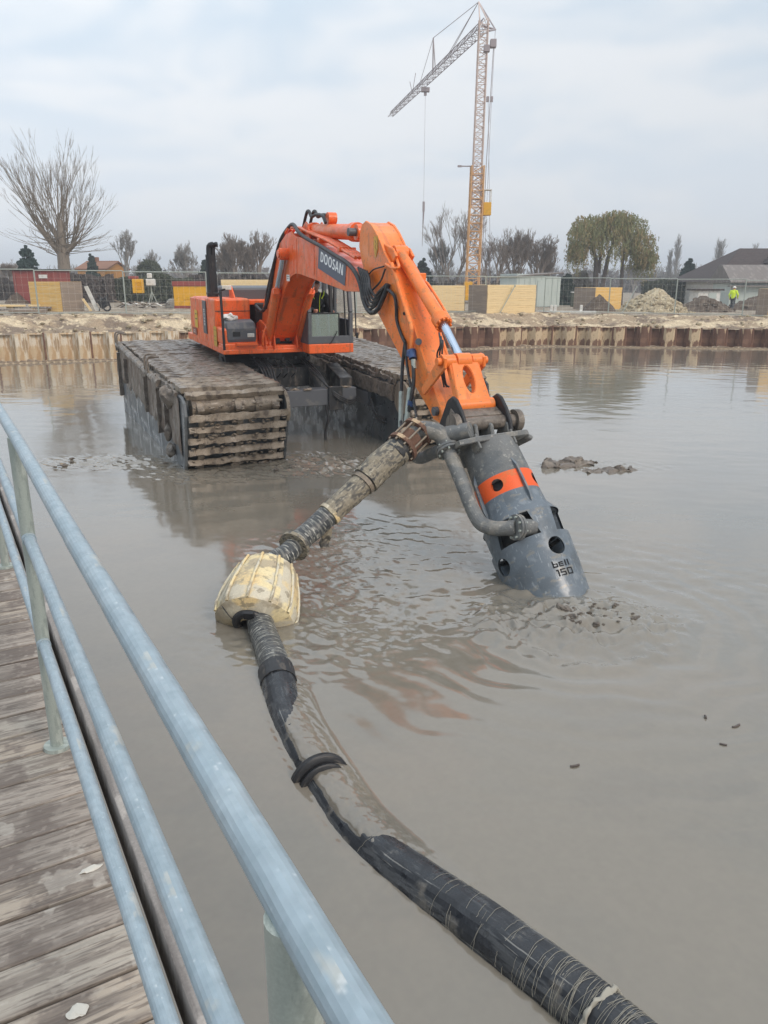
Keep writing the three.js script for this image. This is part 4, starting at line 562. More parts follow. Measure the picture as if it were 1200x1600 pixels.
// ---------------------------------------------------------------- the dredge pump hung from the arm
const PUMP_TOP = V(0.02, 1.60, 9.42), PUMP_AX = V(0.05, -0.735, 0.678).normalize();
const pump = thing('dredge_pump', 'grey submersible dredge pump with orange band hanging from the excavator arm into the water', 'dredge pump');
{
  const up = PUMP_AX.clone().negate(), za = V(1, 0, 0).cross(up).normalize(), xa = up.clone().cross(za);
  const m = new THREE.Matrix4().makeBasis(xa, up, za).setPosition(PUMP_TOP);
  m.premultiply(exc.matrixWorld); m.decompose(pump.position, pump.quaternion, pump.scale); pump.updateMatrixWorld(true);
}
const PINV = pump.matrixWorld.clone().invert();
const toPump = (w) => w.clone().applyMatrix4(PINV), excToPump = (l) => toPump(l.clone().applyMatrix4(exc.matrixWorld));
{
  const lathe = (pts, seg = 56) => boxUV(new THREE.LatheGeometry(pts.map((p) => new THREE.Vector2(...p)), seg));
  add('motor_housing', lathe([[0, -0.06], [0.30, -0.06], [0.335, -0.09], [0.345, -0.3], [0.36, -0.56], [0.36, -0.62], [0, -0.62]]), M.pumpMud, pump);
  const ev = new Evaluator(); ev.attributes = ['position', 'normal', 'uv']; ev.useGroups = false;
  const cut = (g, tools) => { let b = new Brush(g); b.updateMatrixWorld(); for (const t of tools) { const c = new Brush(t); c.updateMatrixWorld(); b = ev.evaluate(b, c, SUBTRACTION); } return b.geometry; };
  const shell = (pts, seg = 72) => new THREE.LatheGeometry([...pts, pts[0]].map((p) => new THREE.Vector2(...p)), seg);
  const bore = (az, s, r, len = 0.7) => { const a = az * Math.PI / 180, g = new THREE.CylinderGeometry(r, r, len, 28); g.rotateX(Math.PI / 2).translate(0, 0, 0.35).rotateY(a).translate(0, s, 0); return g; };
  const band = boxUV(cut(shell([[0.368, -0.56], [0.372, -0.80], [0.35, -0.80], [0.346, -0.56]]), [0, 1, 2, 3].map((k) => bore(-47 + k * 90, -0.68, 0.075, 0.3))));
  add('orange_band', band, M.orangeBand, pump);
  add('inner_drum', lathe([[0, -0.55], [0.3, -0.55], [0.3, -1.0], [0.26, -1.1], [0.24, -1.6], [0.2, -2.3], [0, -2.3]]), M.steelDark, pump);
  // guard shell with windows between its legs and round holes
  const win = (az) => { const s = new THREE.Shape([[-0.2, -1.13], [0.2, -1.13], [0.25, -1.42], [-0.25, -1.42]].map((q) => new THREE.Vector2(...q))); const g = new THREE.ExtrudeGeometry(s, { depth: 0.5, bevelEnabled: false }); g.translate(0, 0, 0.12).rotateY(az * Math.PI / 180); g.deleteAttribute('uv'); return boxUV(g); };
  const sh = boxUV(cut(boxUV(shell([[0.372, -0.80], [0.385, -0.98], [0.47, -1.12], [0.475, -1.46], [0.46, -1.75], [0.41, -2.4], [0.385, -2.4], [0.435, -1.75], [0.45, -1.46], [0.445, -1.13], [0.36, -0.99], [0.35, -0.80]])), [win(-45), win(45), win(135), win(-135), ...[2, -86, 94, 182].map((a) => bore(a, -1.60, 0.105))]));
  add('guard_shell', toCreasedNormals(sh, 0.5), M.pump, pump);
  add('impeller_case', lathe([[0, -1.1], [0.34, -1.12], [0.36, -1.3], [0.33, -1.5], [0, -1.5]]), M.steelDark, pump);
  for (const a of [0, 90, 180, 270]) { const f = slab([[0.33, -0.36], [0.4, -0.52], [0.425, -0.9], [0.40, -1.02], [0.33, -1.0]], -0.014, 0.014, 0.003); f.rotateY(a * Math.PI / 180); add('fin', f, M.pump, pump); }
  { // cut-out lettering on the shell
    const c = document.createElement('canvas'); c.width = 256; c.height = 200; const x = c.getContext('2d'); x.clearRect(0, 0, 256, 200); x.fillStyle = '#15171a';
    const R = (a, b, w, h) => x.fillRect(a, b, w, h);
    // b e l l in blocky strokes, 150 below
    R(8, 8, 14, 72); R(8, 66, 56, 14); R(8, 38, 56, 10); R(52, 38, 12, 42);
    R(78, 30, 52, 12); R(78, 30, 12, 50); R(78, 68, 52, 12); R(78, 50, 52, 9); R(150, 18, 16, 62); R(186, 18, 16, 62);
    R(24, 104, 26, 14); R(38, 104, 14, 72); R(68, 104, 62, 13); R(68, 104, 13, 40); R(68, 134, 62, 13); R(117, 134, 13, 42); R(68, 163, 62, 13); R(148, 104, 13, 72); R(148, 163, 66, 13); R(201, 104, 13, 72); R(148, 104, 66, 13);
    const t = new THREE.CanvasTexture(c); t.colorSpace = THREE.SRGBColorSpace;
    const w = 0.28, h = 0.215; const g = grid(24, 6, (i, j) => { const s = -1.76 - h * j / 6, rr = mix(0.46, 0.41, (-s - 1.75) / 0.65) + 0.004, a = 0.0 + (i / 24 - 0.5) * w / rr; return [rr * Math.sin(a), s, rr * Math.cos(a), i / 24, 1 - j / 6]; });
    add('stencil_lettering', g, std({ map: t, transparent: true, alphaTest: 0.5, roughness: 0.9 }), pump);
  }
  // outlet bend: from the pump casing out, up along the side to the flange under the manifold
  const e0 = excToPump(L(806, 824, -0.27)), e1 = excToPump(L(775, 826, -0.42)), e2 = excToPump(L(752, 818, -0.5)), e3 = excToPump(L(738, 795, -0.52)), e4 = excToPump(L(718, 745, -0.52)), e5 = excToPump(L(700, 703, -0.52));
  const inn = excToPump(L(842, 824, 0.05));
  add('outlet_pipe', rough(tube([e0, e1, e2, e3, e4, e5], 0.085, 60, 20, 0.4), 0.004, 10, 2, 0), M.pumpMud, pump);
  add('outlet_socket', rod(inn, e0, 0.095, 0.095, 24), M.pumpMud, pump);
  const flange = (p, dir, r, name = 'flange') => { const d = dir.clone().normalize(), f = add(name, [rod(p.clone().addScaledVector(d, -0.035), p.clone().addScaledVector(d, -0.004), r, r, 28), rod(p.clone().addScaledVector(d, 0.004), p.clone().addScaledVector(d, 0.035), r, r, 28)], M.pumpMud, pump);
    const a = V(0, 1, 0).cross(d).normalize(), b = d.clone().cross(a); for (let k = 0; k < 8; k++) { const t = k / 8 * 6.283, c = p.clone().addScaledVector(a, r * 0.82 * Math.cos(t)).addScaledVector(b, r * 0.82 * Math.sin(t)); add('bolt', rod(c.clone().addScaledVector(d, -0.06), c.clone().addScaledVector(d, 0.06), 0.014, 0.014, 6), M.galvPost, f); } return f; };
  flange(e0.clone().lerp(inn, 0.05), e0.clone().sub(inn), 0.145); flange(e5, e5.clone().sub(e4), 0.15);
  // coupler, mounting plate and manifold
  const Q = (l) => excToPump(l);
  const mesh = (name, geo, mat) => { const g = merge(Array.isArray(geo) ? geo : [geo]); g.applyMatrix4(exc.matrixWorld).applyMatrix4(PINV); return add(name, g, mat, pump); };
  const plate = [[-0.5, -0.24], [-0.3, -0.32], [0.4, -0.32], [0.48, -0.22], [0.48, 0.22], [0.4, 0.32], [-0.3, 0.32], [-0.5, 0.24]];
  { const s = new THREE.Shape(plate.map((q) => new THREE.Vector2(...q))); const g = new THREE.ExtrudeGeometry(s, { depth: 0.05, bevelEnabled: true, bevelSize: 0.01, bevelThickness: 0.01, bevelSegments: 1 }); g.rotateX(Math.PI / 2 + 0.27).translate(0, 0.03, 0); add('mounting_plate', boxUV(g), M.pumpMud, pump); }
  add('plate_lip', [bx(0.12, 0.07, 0.42, 0.49, -0.03, 0, { r: 0.03, rz: -0.6, rx: 0.27 })], M.pumpMud, pump);
  for (const x of [-0.3, 0.2]) add('gusset', bx(0.03, 0.2, 0.5, x, -0.1, 0.05), M.pumpMud, pump);
  mesh('coupler', [slab(prof(-0.3, [[692, 676], [690, 662], [703, 625], [710, 619], [716, 624], [724, 642], [730, 662], [732, 678]]), -0.34, -0.29), slab(prof(-0.3, [[692, 676], [690, 662], [703, 625], [710, 619], [716, 624], [724, 642], [730, 662], [732, 678]]), 0.29, 0.34)], M.black);
  mesh('coupler_bar', [rod([-0.42, 1.84, 9.34], [0.52, 1.84, 9.34], 0.085, 0.085, 22), rod([-0.44, 1.84, 9.34], [-0.36, 1.84, 9.34], 0.14, 0.14, 22), rod([0.44, 1.84, 9.34], [0.52, 1.84, 9.34], 0.14, 0.14, 22), bx(0.78, 0.16, 0.2, 0.04, 1.9, 9.2, { rx: 0.4 })], M.mud);
  mesh('coupler_body', [bx(0.52, 0.34, 0.42, 0, 1.82, 8.98, { rx: 0.35, r: 0.04 })], M.steelDark);
  for (const x of [-0.16, 0.06, 0.3]) mesh('plate_rib', [slab([[9.2, 1.62], [9.56, 1.58], [9.46, 1.84], [9.3, 1.9]], x - 0.025, x + 0.025)], M.pumpMud);
  const f5 = L(700, 703, -0.52), t0 = L(690, 680, -0.55);
  const man = [L(698, 695, -0.52), L(688, 679, -0.58), L(672, 672, -0.68), L(655, 672, -0.78), L(645, 682, -0.86)];
  mesh('manifold_pipe', [tube(man, 0.105, 40, 20), rod(L(688, 682, -0.55), L(735, 672, -0.3), 0.11, 0.1, 20), tube([L(698, 700, -0.55), L(676, 708, -0.62), L(656, 716, -0.7), L(640, 706, -0.8)], 0.075, 30, 14)], M.pumpMud);
}

// ---------------------------------------------------------------- discharge hose, its float, couplings
const hose = thing('discharge_hose', 'black mud-streaked discharge hose running from the pump across the water to the near corner', 'hose');
{
  const j0 = L(645, 682, -0.86).applyMatrix4(exc.matrixWorld);
  const A = (px, py, d) => at(px, py, d);
  const upper = [j0, A(630, 698, 9.25), A(600, 722, 9.15), A(572, 750, 9.05), A(545, 776, 8.95), A(515, 803, 8.85), A(488, 828, 8.75), A(465, 848, 8.62), A(447, 866, 8.45), V(FLOATP.x + 0.06, 0.37, FLOATP.z - 0.43), V(FLOATP.x + 0.01, 0.19, FLOATP.z - 0.1)];
  const c = new THREE.CatmullRomCurve3(upper), seg = (a, b, r, mat, name, n = 50, ro = 0.006, sd = 1, rim = 0) => { const pts = []; for (let k = 0; k <= 12; k++) pts.push(c.getPointAt(mix(a, b, k / 12))); const m = add(name, rough(tube(pts, r, n, 24), ro, 9, sd, 0), mat, hose); return m; };
  // fabric-wrapped thick end, taped middle, black lower end
  seg(0.10, 0.30, 0.172, M.hoseMud, 'wrapped_sleeve', 60, 0.014, 3); seg(0.28, 0.32, 0.15, M.rubber, 'rubber_cuff', 20, 0.002, 5); seg(0.305, 0.325, 0.157, M.mudPale, 'clamp_band', 10, 0.002, 6);
  seg(0.31, 0.52, 0.14, M.hoseMud, 'wrapped_sleeve', 60, 0.009, 9); seg(0.505, 0.522, 0.148, M.float, 'yellow_tape', 14, 0.008, 12); seg(0.52, 0.73, 0.128, M.wrap, 'hose_section', 60, 0.006, 15);
  seg(0.715, 0.735, 0.18, M.hoseMud, 'rubber_flange', 8, 0.002, 16); seg(0.735, 1.0, 0.115, M.wrap, 'hose_section', 60, 0.004, 19);
  { const p = c.getPointAt(0.53); add('hanging_tape', rough(segBox(0.1, 0.3, 0.04, 6, 10, 2).translate(p.x - 0.02, p.y - 0.22, p.z + 0.03), 0.05, 8, 4), M.hoseMud, hose); }
  // bolted swivel coupling under the manifold
  const ca = c.getPointAt(0.005), cb = c.getPointAt(0.1), cd = cb.clone().sub(ca).normalize();
  const cp = add('swivel_coupling', [rod(ca.clone().addScaledVector(cd, -0.12), ca.clone().addScaledVector(cd, -0.07), 0.205, 0.205, 30), rod(cb.clone().addScaledVector(cd, -0.1), cb.clone().addScaledVector(cd, -0.05), 0.205, 0.205, 30), rod(ca, cb, 0.155, 0.155, 28)], M.rust[0], hose); add('coupling_neck', [rod(cb.clone().addScaledVector(cd, -0.06), cb.clone().addScaledVector(cd, 0.09), 0.165, 0.168, 28)], M.steelDark, hose);
  const e = V(0, 1, 0).cross(cd).normalize(), f = cd.clone().cross(e);
  for (let k = 0; k < 9; k++) { const t = k / 9 * 6.283, o = e.clone().multiplyScalar(0.182 * Math.cos(t)).addScaledVector(f, 0.182 * Math.sin(t)); add('tie_bolt', rod(ca.clone().addScaledVector(cd, -0.16).add(o), cb.clone().addScaledVector(cd, -0.01).add(o), 0.013, 0.013, 6), M.mudPale, cp); }
  // front part: out of the float, down into the water and along the surface
  const start = [V(FLOATP.x + 0.0, 0.17, FLOATP.z + 0.18), ...hoseWay.slice(0)];
  const w = new THREE.CatmullRomCurve3(start);
  const part = (a, b, r, mat, name, ro, sd) => { const pts = []; for (let k = 0; k <= 24; k++) pts.push(w.getPointAt(mix(a, b, k / 24))); return add(name, rough(tube(pts, r, 140, 28), ro, 8, sd, 0), mat, hose); };
  part(0, 0.225, 0.132, M.wrap, 'hose_section', 0.004, 2); part(0.21, 0.245, 0.158, M.rubber, 'rubber_cuff', 0.004, 3); part(0.24, 1.0, HOSE_R, M.hose, 'hose_section', 0.004, 5);
  // raised coupling ring at the sunk joint
  let tb = 0.5, bd = 1e9; const jp = onY(503, 1207, 0); for (let t = 0.3; t < 0.8; t += 0.002) { const q = w.getPointAt(t), d = (q.x - jp.x) ** 2 + (q.z - jp.z) ** 2; if (d < bd) { bd = d; tb = t; } }
  const jq = w.getPointAt(tb), jt = w.getTangentAt(tb);
  const ring = (p, d, r0, r1, l) => { const g = new THREE.LatheGeometry([[r0, -l], [r1, -l], [r1, l], [r0, l], [r0, -l]].map((q) => new THREE.Vector2(...q)), 40); g.applyQuaternion(new THREE.Quaternion().setFromUnitVectors(V(0, 1, 0), d)).translate(p.x, p.y, p.z); return g; };
  add('coupling_ring', [ring(jq, jt, 0.1, 0.222, 0.03), ring(jq.clone().addScaledVector(jt, 0.07), jt, 0.1, 0.19, 0.02)], M.rubber, hose);
  // thin cord and tape strands wound round the near end, frayed and broken
  const wound = []; const r = rng(8); for (let k = 0; k < 190; k++) { const t = 0.56 + 0.44 * Math.pow(r(), 0.32), p = w.getPointAt(Math.min(0.998, t)), d = w.getTangentAt(Math.min(0.998, t)), pts = []; d.add(V(r() - 0.5, r() - 0.5, r() - 0.5).multiplyScalar(0.4)).normalize(); const q = new THREE.Quaternion().setFromUnitVectors(V(0, 1, 0), d), a0 = r() * 6.283, ex = t > 0.86 ? 2 + r() * 4.2 : 0.5 + r() * 1.6; for (let a = 0; a <= 10; a++) { const th = a0 + a / 10 * ex, rr = HOSE_R + 0.0025 + 0.002 * r(); pts.push(V(Math.cos(th) * rr, (r() - 0.5) * 0.005, Math.sin(th) * rr).applyQuaternion(q).add(p)); } wound.push(tube(pts, 0.0006 + 0.0007 * r(), 20, 4)); }
  add('wound_cord', wound, M.cord, hose, 'stuff');
  { const p = w.getPointAt(0.9); add('knotted_rag', rough(new THREE.TorusGeometry(HOSE_R + 0.003, 0.013, 10, 60, 3.6).applyQuaternion(new THREE.Quaternion().setFromUnitVectors(V(0, 0, 1), w.getTangentAt(0.9))).translate(p.x, p.y, p.z), 0.02, 14, 3), M.cord, hose); }
}
function camDepth(p) { return -(p.y - EYE) * ST - p.z * CT; }
const buoy = thing('hose_float', 'mud-splashed yellow plastic float clamped round the hose on the water', 'float', V(FLOATP.x, 0.15, FLOATP.z));
{
  buoy.rotation.set(0.47, -0.1, 0.02, 'YXZ'); buoy.scale.setScalar(0.95);
  const N = 11, prf = [[-0.43, 0.1], [-0.43, 0.27], [-0.40, 0.32], [-0.18, 0.38], [0.05, 0.42], [0.22, 0.435], [0.32, 0.42], [0.39, 0.30], [0.41, 0.15]];
  const n2 = 6 * N; const g = grid(n2, prf.length - 1, (i, j) => { const a = i / n2 * Math.PI * 2, k = Math.abs(((a / (Math.PI * 2) * N) % 1) - 0.5) * 2, facet = Math.cos(Math.PI / N) / Math.cos((((a * N / (2 * Math.PI)) % 1) - 0.5) * 2 * Math.PI / N), rib = j > 1 && j < 7 ? 0.022 * sstep(0.6, 0.85, k) : 0, [z, r] = prf[j], R = r * facet - rib; return [Math.sin(a) * R * 1.04, Math.cos(a) * R * 0.98, z, a * 0.42, z]; });
  add('float_body', toCreasedNormals(boxUV(rough(g, 0.006, 4, 2, 0)), 0.5), M.float, buoy);
  for (let k = 0; k < N; k++) { const a = k / N * Math.PI * 2; if (Math.cos(a) < -0.35) continue; add('moulded_rib', rough(tube(prf.slice(2, 7).map(([z, r]) => V(Math.sin(a) * (r - 0.008) * 1.04, Math.cos(a) * (r - 0.008) * 0.98, z)), 0.016, 20, 8), 0.004, 12, k, 0), M.float, buoy); }
  add('hose_collar', [(() => { const q = new THREE.TorusGeometry(0.155, 0.045, 12, 36); q.translate(0, 0.09, 0.41); return q; })()], M.rubber, buoy);
  add('collar_clamp', [bx(0.12, 0.1, 0.05, 0.02, 0.27, 0.45)], M.black, buoy);
  add('cord', tube([[-0.30, 0.26, 0.32], [-0.22, 0.2, 0.40], [-0.14, 0.1, 0.43]], 0.006, 12, 6), M.rubber, buoy);
}
// ---------------------------------------------------------------- the building site on the far bank
const foot = (px, d) => { const p = at(px, 470, d); return V(p.x, groundY(clamp(p.x, -60, 60), p.z), p.z); };           // ground under a picture column at a depth
const topY = (py, d, px = 600) => at(px, py, d).y;
const wide = (px0, px1, d) => (px1 - px0) * d / F;

function stack(name, label, category, px0, px1, py0, d, turn, depth, mats, n, group) {       // pile of boards: each course is a piece
  const w = wide(px0, px1, d), c = foot((px0 + px1) / 2, d), h = topY(py0, d) - c.y + 0.05; const o = thing(name, label, category, V(c.x, c.y - 0.05, c.z), turn, group), r = rng(px0 | 0);
  const k = h / n; const g = [0, 1, 2].map((q) => { const b = bx(w, k - 0.005, depth, 0, 0, 0, { r: 0.004 }); const uv = b.attributes.uv; for (let i = 0; i < uv.count; i++) uv.setXY(i, uv.getX(i) + q * 0.7, uv.getY(i) + q * 0.31); return b; });
  for (let i = 0; i < n; i++) { const m = add('board', g[i % 3], mats[0], o); m.position.set((r() - 0.5) * 0.02, (i + 0.5) * k, (r() - 0.5) * 0.012); }
  for (const s of [-1, 1]) { const m = add('end_panel', bx(0.02, h - 0.02, depth * 0.98, s * (w / 2 + 0.03), h / 2, 0, { r: 0.003 }), mats[1], o); }
  return o;
}
stack('plywood_stack', 'tall stack of yellow plywood sheets under the big pollarded tree', 'plywood stack', 54, 124, 440, 41, -0.5, 1.4, [M.ply, M.plyGrey], 8);
stack('plywood_stack', 'pale plywood stack just beside the crane mast, nearer the arm', 'plywood stack', 668, 722, 446, 47, 0.28, 1.2, [M.plyPale, M.plyGrey], 10);
stack('plywood_stack', 'widest pale plywood stack directly in front of the crane base', 'plywood stack', 740, 829, 445, 43.5, 0.45, 1.9, [M.plyPale, M.plyGrey], 13);
stack('plywood_stack', 'orange-yellow plywood stack behind the dark soil heap near the willow', 'plywood stack', 905, 962, 449, 54, 0.55, 2.0, [M.ply, M.plyGrey], 9);
stack('plywood_stack', 'long low plywood stack half hidden behind the excavator boom', 'plywood stack', 350, 425, 437, 47, 0.05, 1.2, [M.plyPale, M.plyGrey], 8);
stack('plywood_stack', 'narrow tan plywood stack cut by the picture edge by the bank', 'plywood stack', 1192, 1235, 451, 44, 0.1, 1.2, [M.ply, M.plyGrey], 9);

// site fence: tube frames with wire mesh on concrete feet
{
  const W = 3.45, H = 2.0; const wires = []; for (let k = 1; k < 14; k++) wires.push(new THREE.BoxGeometry(0.003, H - 0.1, 0.003).translate(k / 14 * W - W / 2, H / 2, 0)); for (let k = 1; k < 6; k++) wires.push(new THREE.BoxGeometry(W, 0.003, 0.003).translate(0, k / 6 * H, 0.004));
  const proto = thing('site_fence_panel', 'x', 'fence', [0, 0, 0], 0, 'mesh fence panels along the far bank');
  add('frame', [rod([-W / 2, 0.05, 0], [-W / 2, H, 0], 0.021, 0.021, 8), rod([W / 2, 0.05, 0], [W / 2, H, 0], 0.021, 0.021, 8), rod([-W / 2, H, 0], [W / 2, H, 0], 0.021, 0.021, 8), rod([-W / 2, 0.14, 0], [W / 2, 0.14, 0], 0.016, 0.016, 8)], M.galvPost, proto);
  add('wire_mesh', wires, M.white, proto, 'stuff'); add('foot', bx(0.62, 0.13, 0.22, -W / 2 - 0.05, 0.06, 0), M.plyGrey, proto);
  proto.userData.label = 'galvanised wire mesh site fence panel standing on the far bank above the sheet piles';
  const WHERE = ['at the outer end of the bank, beside the dark bush', 'in front of the tall plywood stack', 'in front of the yellow machine cabinet', 'behind the excavator hood', 'behind the excavator cab', 'behind the excavator arm', 'in front of the pale stack beside the crane mast', 'in front of the widest plywood stack', 'in front of the small dark soil heap', 'in front of the rubble heap', 'in front of the worker in yellow', 'cut by the picture edge'];
  let first = true; const A = [-19.2, -35.2], B = [23.46, -46.5], n = 12;
  const line = (t) => { const x = mix(A[0], B[0], t); return V(x, 0, wallZ(x) - (t < 0.55 ? 3.0 : 4.2)); };
  for (let k = 0; k < n; k++) {
    const p = line(k / n), q = line((k + 1) / n), c = p.clone().add(q).multiplyScalar(0.5), yaw = -Math.atan2(q.z - p.z, q.x - p.x), L_ = p.distanceTo(q);
    const o = first ? proto : proto.clone(); if (!first) { o.name = numbered('site_fence_panel'); scene.add(o); } first = false;
    o.userData.label = 'wire mesh site fence panel ' + WHERE[k]; o.position.set(c.x, groundY(c.x, c.z) - 0.02, c.z); o.rotation.y = yaw; o.scale.x = L_ / W * 0.995;
  }
  for (const [px, d, label] of [[795, 42.5, 'slanting steel prop bracing the fence before the widest plywood stack'], [985, 46, 'slanting steel prop bracing the fence by the pale rubble heap']]) { const f = foot(px, d), o = thing('fence_prop', label, 'prop', V(f.x, f.y, f.z)); add('tube', rod([-0.55, 0, 0.35], [0.3, 1.5, 0], 0.022, 0.022, 8), M.galvPost, o); add('clamp', bx(0.08, 0.1, 0.08, 0.3, 1.5, 0), M.galvPost, o); }
}

// heaps of earth and rubble
function heap(name, label, px0, px1, py0, d, mat, depth, seed, stones) {
  const w = wide(px0, px1, d) / 2, c = foot((px0 + px1) / 2, d), h = topY(py0, d) - c.y; const o = thing(name, label, 'heap', V(c.x, c.y - 0.08, c.z));
  add('earth', toCreasedNormals(boxUV(grid(70, 40, (i, j) => { const u = i / 35 - 1, v = j / 20 - 1, q = Math.hypot(u, v), e = Math.max(0, 1 - q), b = fbm(u * 2.2 + seed, seed, v * 2.2, 4); return [u * w, Math.max(0, h * (Math.pow(e, 0.8) * 1.05 + e * 0.5 * b)) + 0.06 * noise(u * 14, seed, v * 14) * sstep(0, 0.15, e), v * depth]; })), 0.9), mat, o);
  if (stones) { const r = rng(seed), list = []; for (let k = 0; k < stones; k++) { const u = r() * 1.9 - 0.95, v = r() * 1.5 - 0.4, e = Math.max(0, 1 - Math.hypot(u, v)); const s = 0.05 + r() * 0.13; list.push(rough(new THREE.IcosahedronGeometry(s, 1).scale(1.3, 0.8, 1).rotateY(r() * 6).translate(u * w, h * Math.pow(e, 0.8) + 0.02, v * depth), 0.05, 6, k, 0.3)); } add('stones', list, mat, o, 'stuff'); }
  return o;
}
heap('soil_heap', 'small dark soil heap in front of the orange-yellow plywood stack', 908, 964, 459, 50, M.soilDark, 1.3, 3, 0);
heap('rubble_heap', 'big pale rubble heap beside the willow', 966, 1076, 449, 51, M.rubble, 2.2, 7, 160);
heap('soil_heap', 'low brown soil heap between the rubble and the worker in yellow', 1050, 1150, 461, 56, M.soilDark, 2.0, 11, 40);
heap('soil_heap', 'dark brown soil heap behind the worker in yellow, under the low sheds', 1130, 1240, 461, 62, M.soilDark, 2.2, 15, 20);
heap('soil_heap', 'flat grey soil heap at the outer end of the site behind the timber edging', 8, 48, 455, 55, M.soilDark, 1.2, 19, 0);
{ // clods and loose stones on the edge of the bank
  const r = rng(12), list = []; for (let k = 0; k < 420; k++) { const x = mix(-22, 26, r()), t = 0.2 + 3.4 * r(), z = wallZ(x) - t, s = 0.02 + 0.09 * r() ** 3; const y = mix(wallTop(x), groundY(x, wallZ(x) - 3.43), sstep(0.1, 3, t)) + 0.05; list.push(rough(new THREE.IcosahedronGeometry(s, 1).scale(1.4, 0.8, 1).rotateY(r() * 6).translate(x, y, z), s * 0.4, 8, k, 0.4)); }
  tag(add('loose_stones', list, M.rubble, scene, 'stuff'), 'loose stones and clods scattered on the bank edge', 'stones');
}

// containers, cabins and small site gear
{
  const g = foot(70, 56), W = wide(35, 100, 56), H = topY(421, 56) - g.y; const o = thing('site_container', 'dark red site container with a white sign behind the tall plywood stack', 'container', V(g.x, g.y, g.z), -0.1);
  add('walls', bx(W, H - 0.1, 2.4, 0, (H - 0.1) / 2, 0, { r: 0.02 }), M.red, o); for (let k = 0; k < 9; k++) add('rib', bx(0.06, H - 0.4, 0.04, -W / 2 + (k + 0.5) * W / 9, H / 2, 1.21, { r: 0.01 }), M.red, o);
  add('roof', bx(W + 0.3, 0.1, 2.7, 0, H - 0.05, 0, { r: 0.02 }), M.steelDark, o); add('sign', bx(0.62, 0.24, 0.03, W / 2 - 0.75, H - 0.5, 1.25, { r: 0.004 }), M.white, o); add('door', bx(0.9, H - 0.5, 0.05, -W / 2 + 0.7, H / 2 - 0.1, 1.22, { r: 0.01 }), M.red, o);
}
{
  const d = 47, g = foot(302, d), W = wide(277, 330, d), H = topY(447, d) - g.y; const o = thing('site_kiosk', 'yellow site cabin with a red roof behind the excavator counterweight', 'cabin', V(g.x, g.y, g.z), 0.12);
  add('walls', bx(W, H, 1.6, 0, H / 2, 0, { r: 0.02 }), M.yellow, o); add('roof', bx(W + 0.1, 0.28, 1.7, 0, H + 0.14, 0, { r: 0.03 }), M.red, o); add('skirt', bx(W + 0.02, 0.2, 1.62, 0, 0.1, 0), M.red, o); add('hatch', bx(0.6, 0.5, 0.03, -0.2, H * 0.6, 0.81), M.yellow, o);
}
{
  const d = 50, g = foot(218, d), o = thing('compressor', 'yellow machine cabinet with louvred side on thin legs by the fence', 'machine', V(g.x, g.y, g.z), 0.2), y0 = topY(458, d) - g.y, h = topY(436, d) - topY(458, d), w = wide(211, 227, d);
  add('cabinet', bx(w, h, 0.7, 0, y0 + h / 2, 0, { r: 0.03 }), M.yellow, o); for (let k = 0; k < 6; k++) add('louvre', bx(w * 0.6, 0.05, 0.03, 0.06, y0 + h * 0.3 + k * h * 0.1, 0.36, { r: 0.005, rx: 0.4 }), M.yellow, o);
  add('cap', bx(w * 0.9, 0.18, 0.6, -0.25, y0 + h + 0.09, 0, { r: 0.04 }), M.red, o); for (const s of [-1, 1]) add('leg', rod([s * w * 0.3, 0, 0], [s * w * 0.35, y0 + 0.02, 0], 0.03), M.steelDark, o);
}
{
  const d = 51, g = foot(238, d), o = thing('light_mast', 'white box on a grey tripod mast beside the yellow machine cabinet', 'site light', V(g.x, g.y, g.z)), h = topY(446, d) - g.y;
  add('box', bx(0.55, 0.42, 0.4, 0, h + 0.2, 0, { r: 0.04 }), M.white, o); add('lamp', bx(0.3, 0.3, 0.25, -0.05, h + 0.62, 0, { r: 0.05 }), M.white, o); add('pole', rod([0, 0.4, 0], [0, h, 0], 0.04), M.galvPost, o); for (let k = 0; k < 3; k++) add('leg', rod([0.4 * Math.cos(k * 2.1), 0, 0.4 * Math.sin(k * 2.1)], [0, h * 0.7, 0], 0.025), M.galvPost, o);
}
{
  const d = 48, g = foot(272, d), o = thing('slab_pile', 'low pile of white slabs in front of the yellow cabin', 'slabs', V(g.x, g.y, g.z), 0.1), r = rng(4); for (let k = 0; k < 5; k++) add('slab', bx(1.2 - k * 0.12, 0.1, 0.8, 0.1 * r(), 0.06 + k * 0.105, 0, { r: 0.01, ry: (r() - 0.5) * 0.2 }), M.white, o);
}
{
  const d = 47, g = foot(223, d), o = thing('scrap_pile', 'long low scatter of broken boards and scrap by the yellow machine cabinet', 'scrap', V(g.x, g.y, g.z)), r = rng(14); for (let k = 0; k < 26; k++) add('scrap_board', bx(0.4 + r() * 0.9, 0.04, 0.12, (r() - 0.5) * 2.6, 0.05 + r() * 0.3, (r() - 0.5) * 0.8, { r: 0.004, ry: r() * 3, rz: (r() - 0.5) * 0.7 }), [M.white, M.plyGrey, M.barkDark][k % 3], o);
}
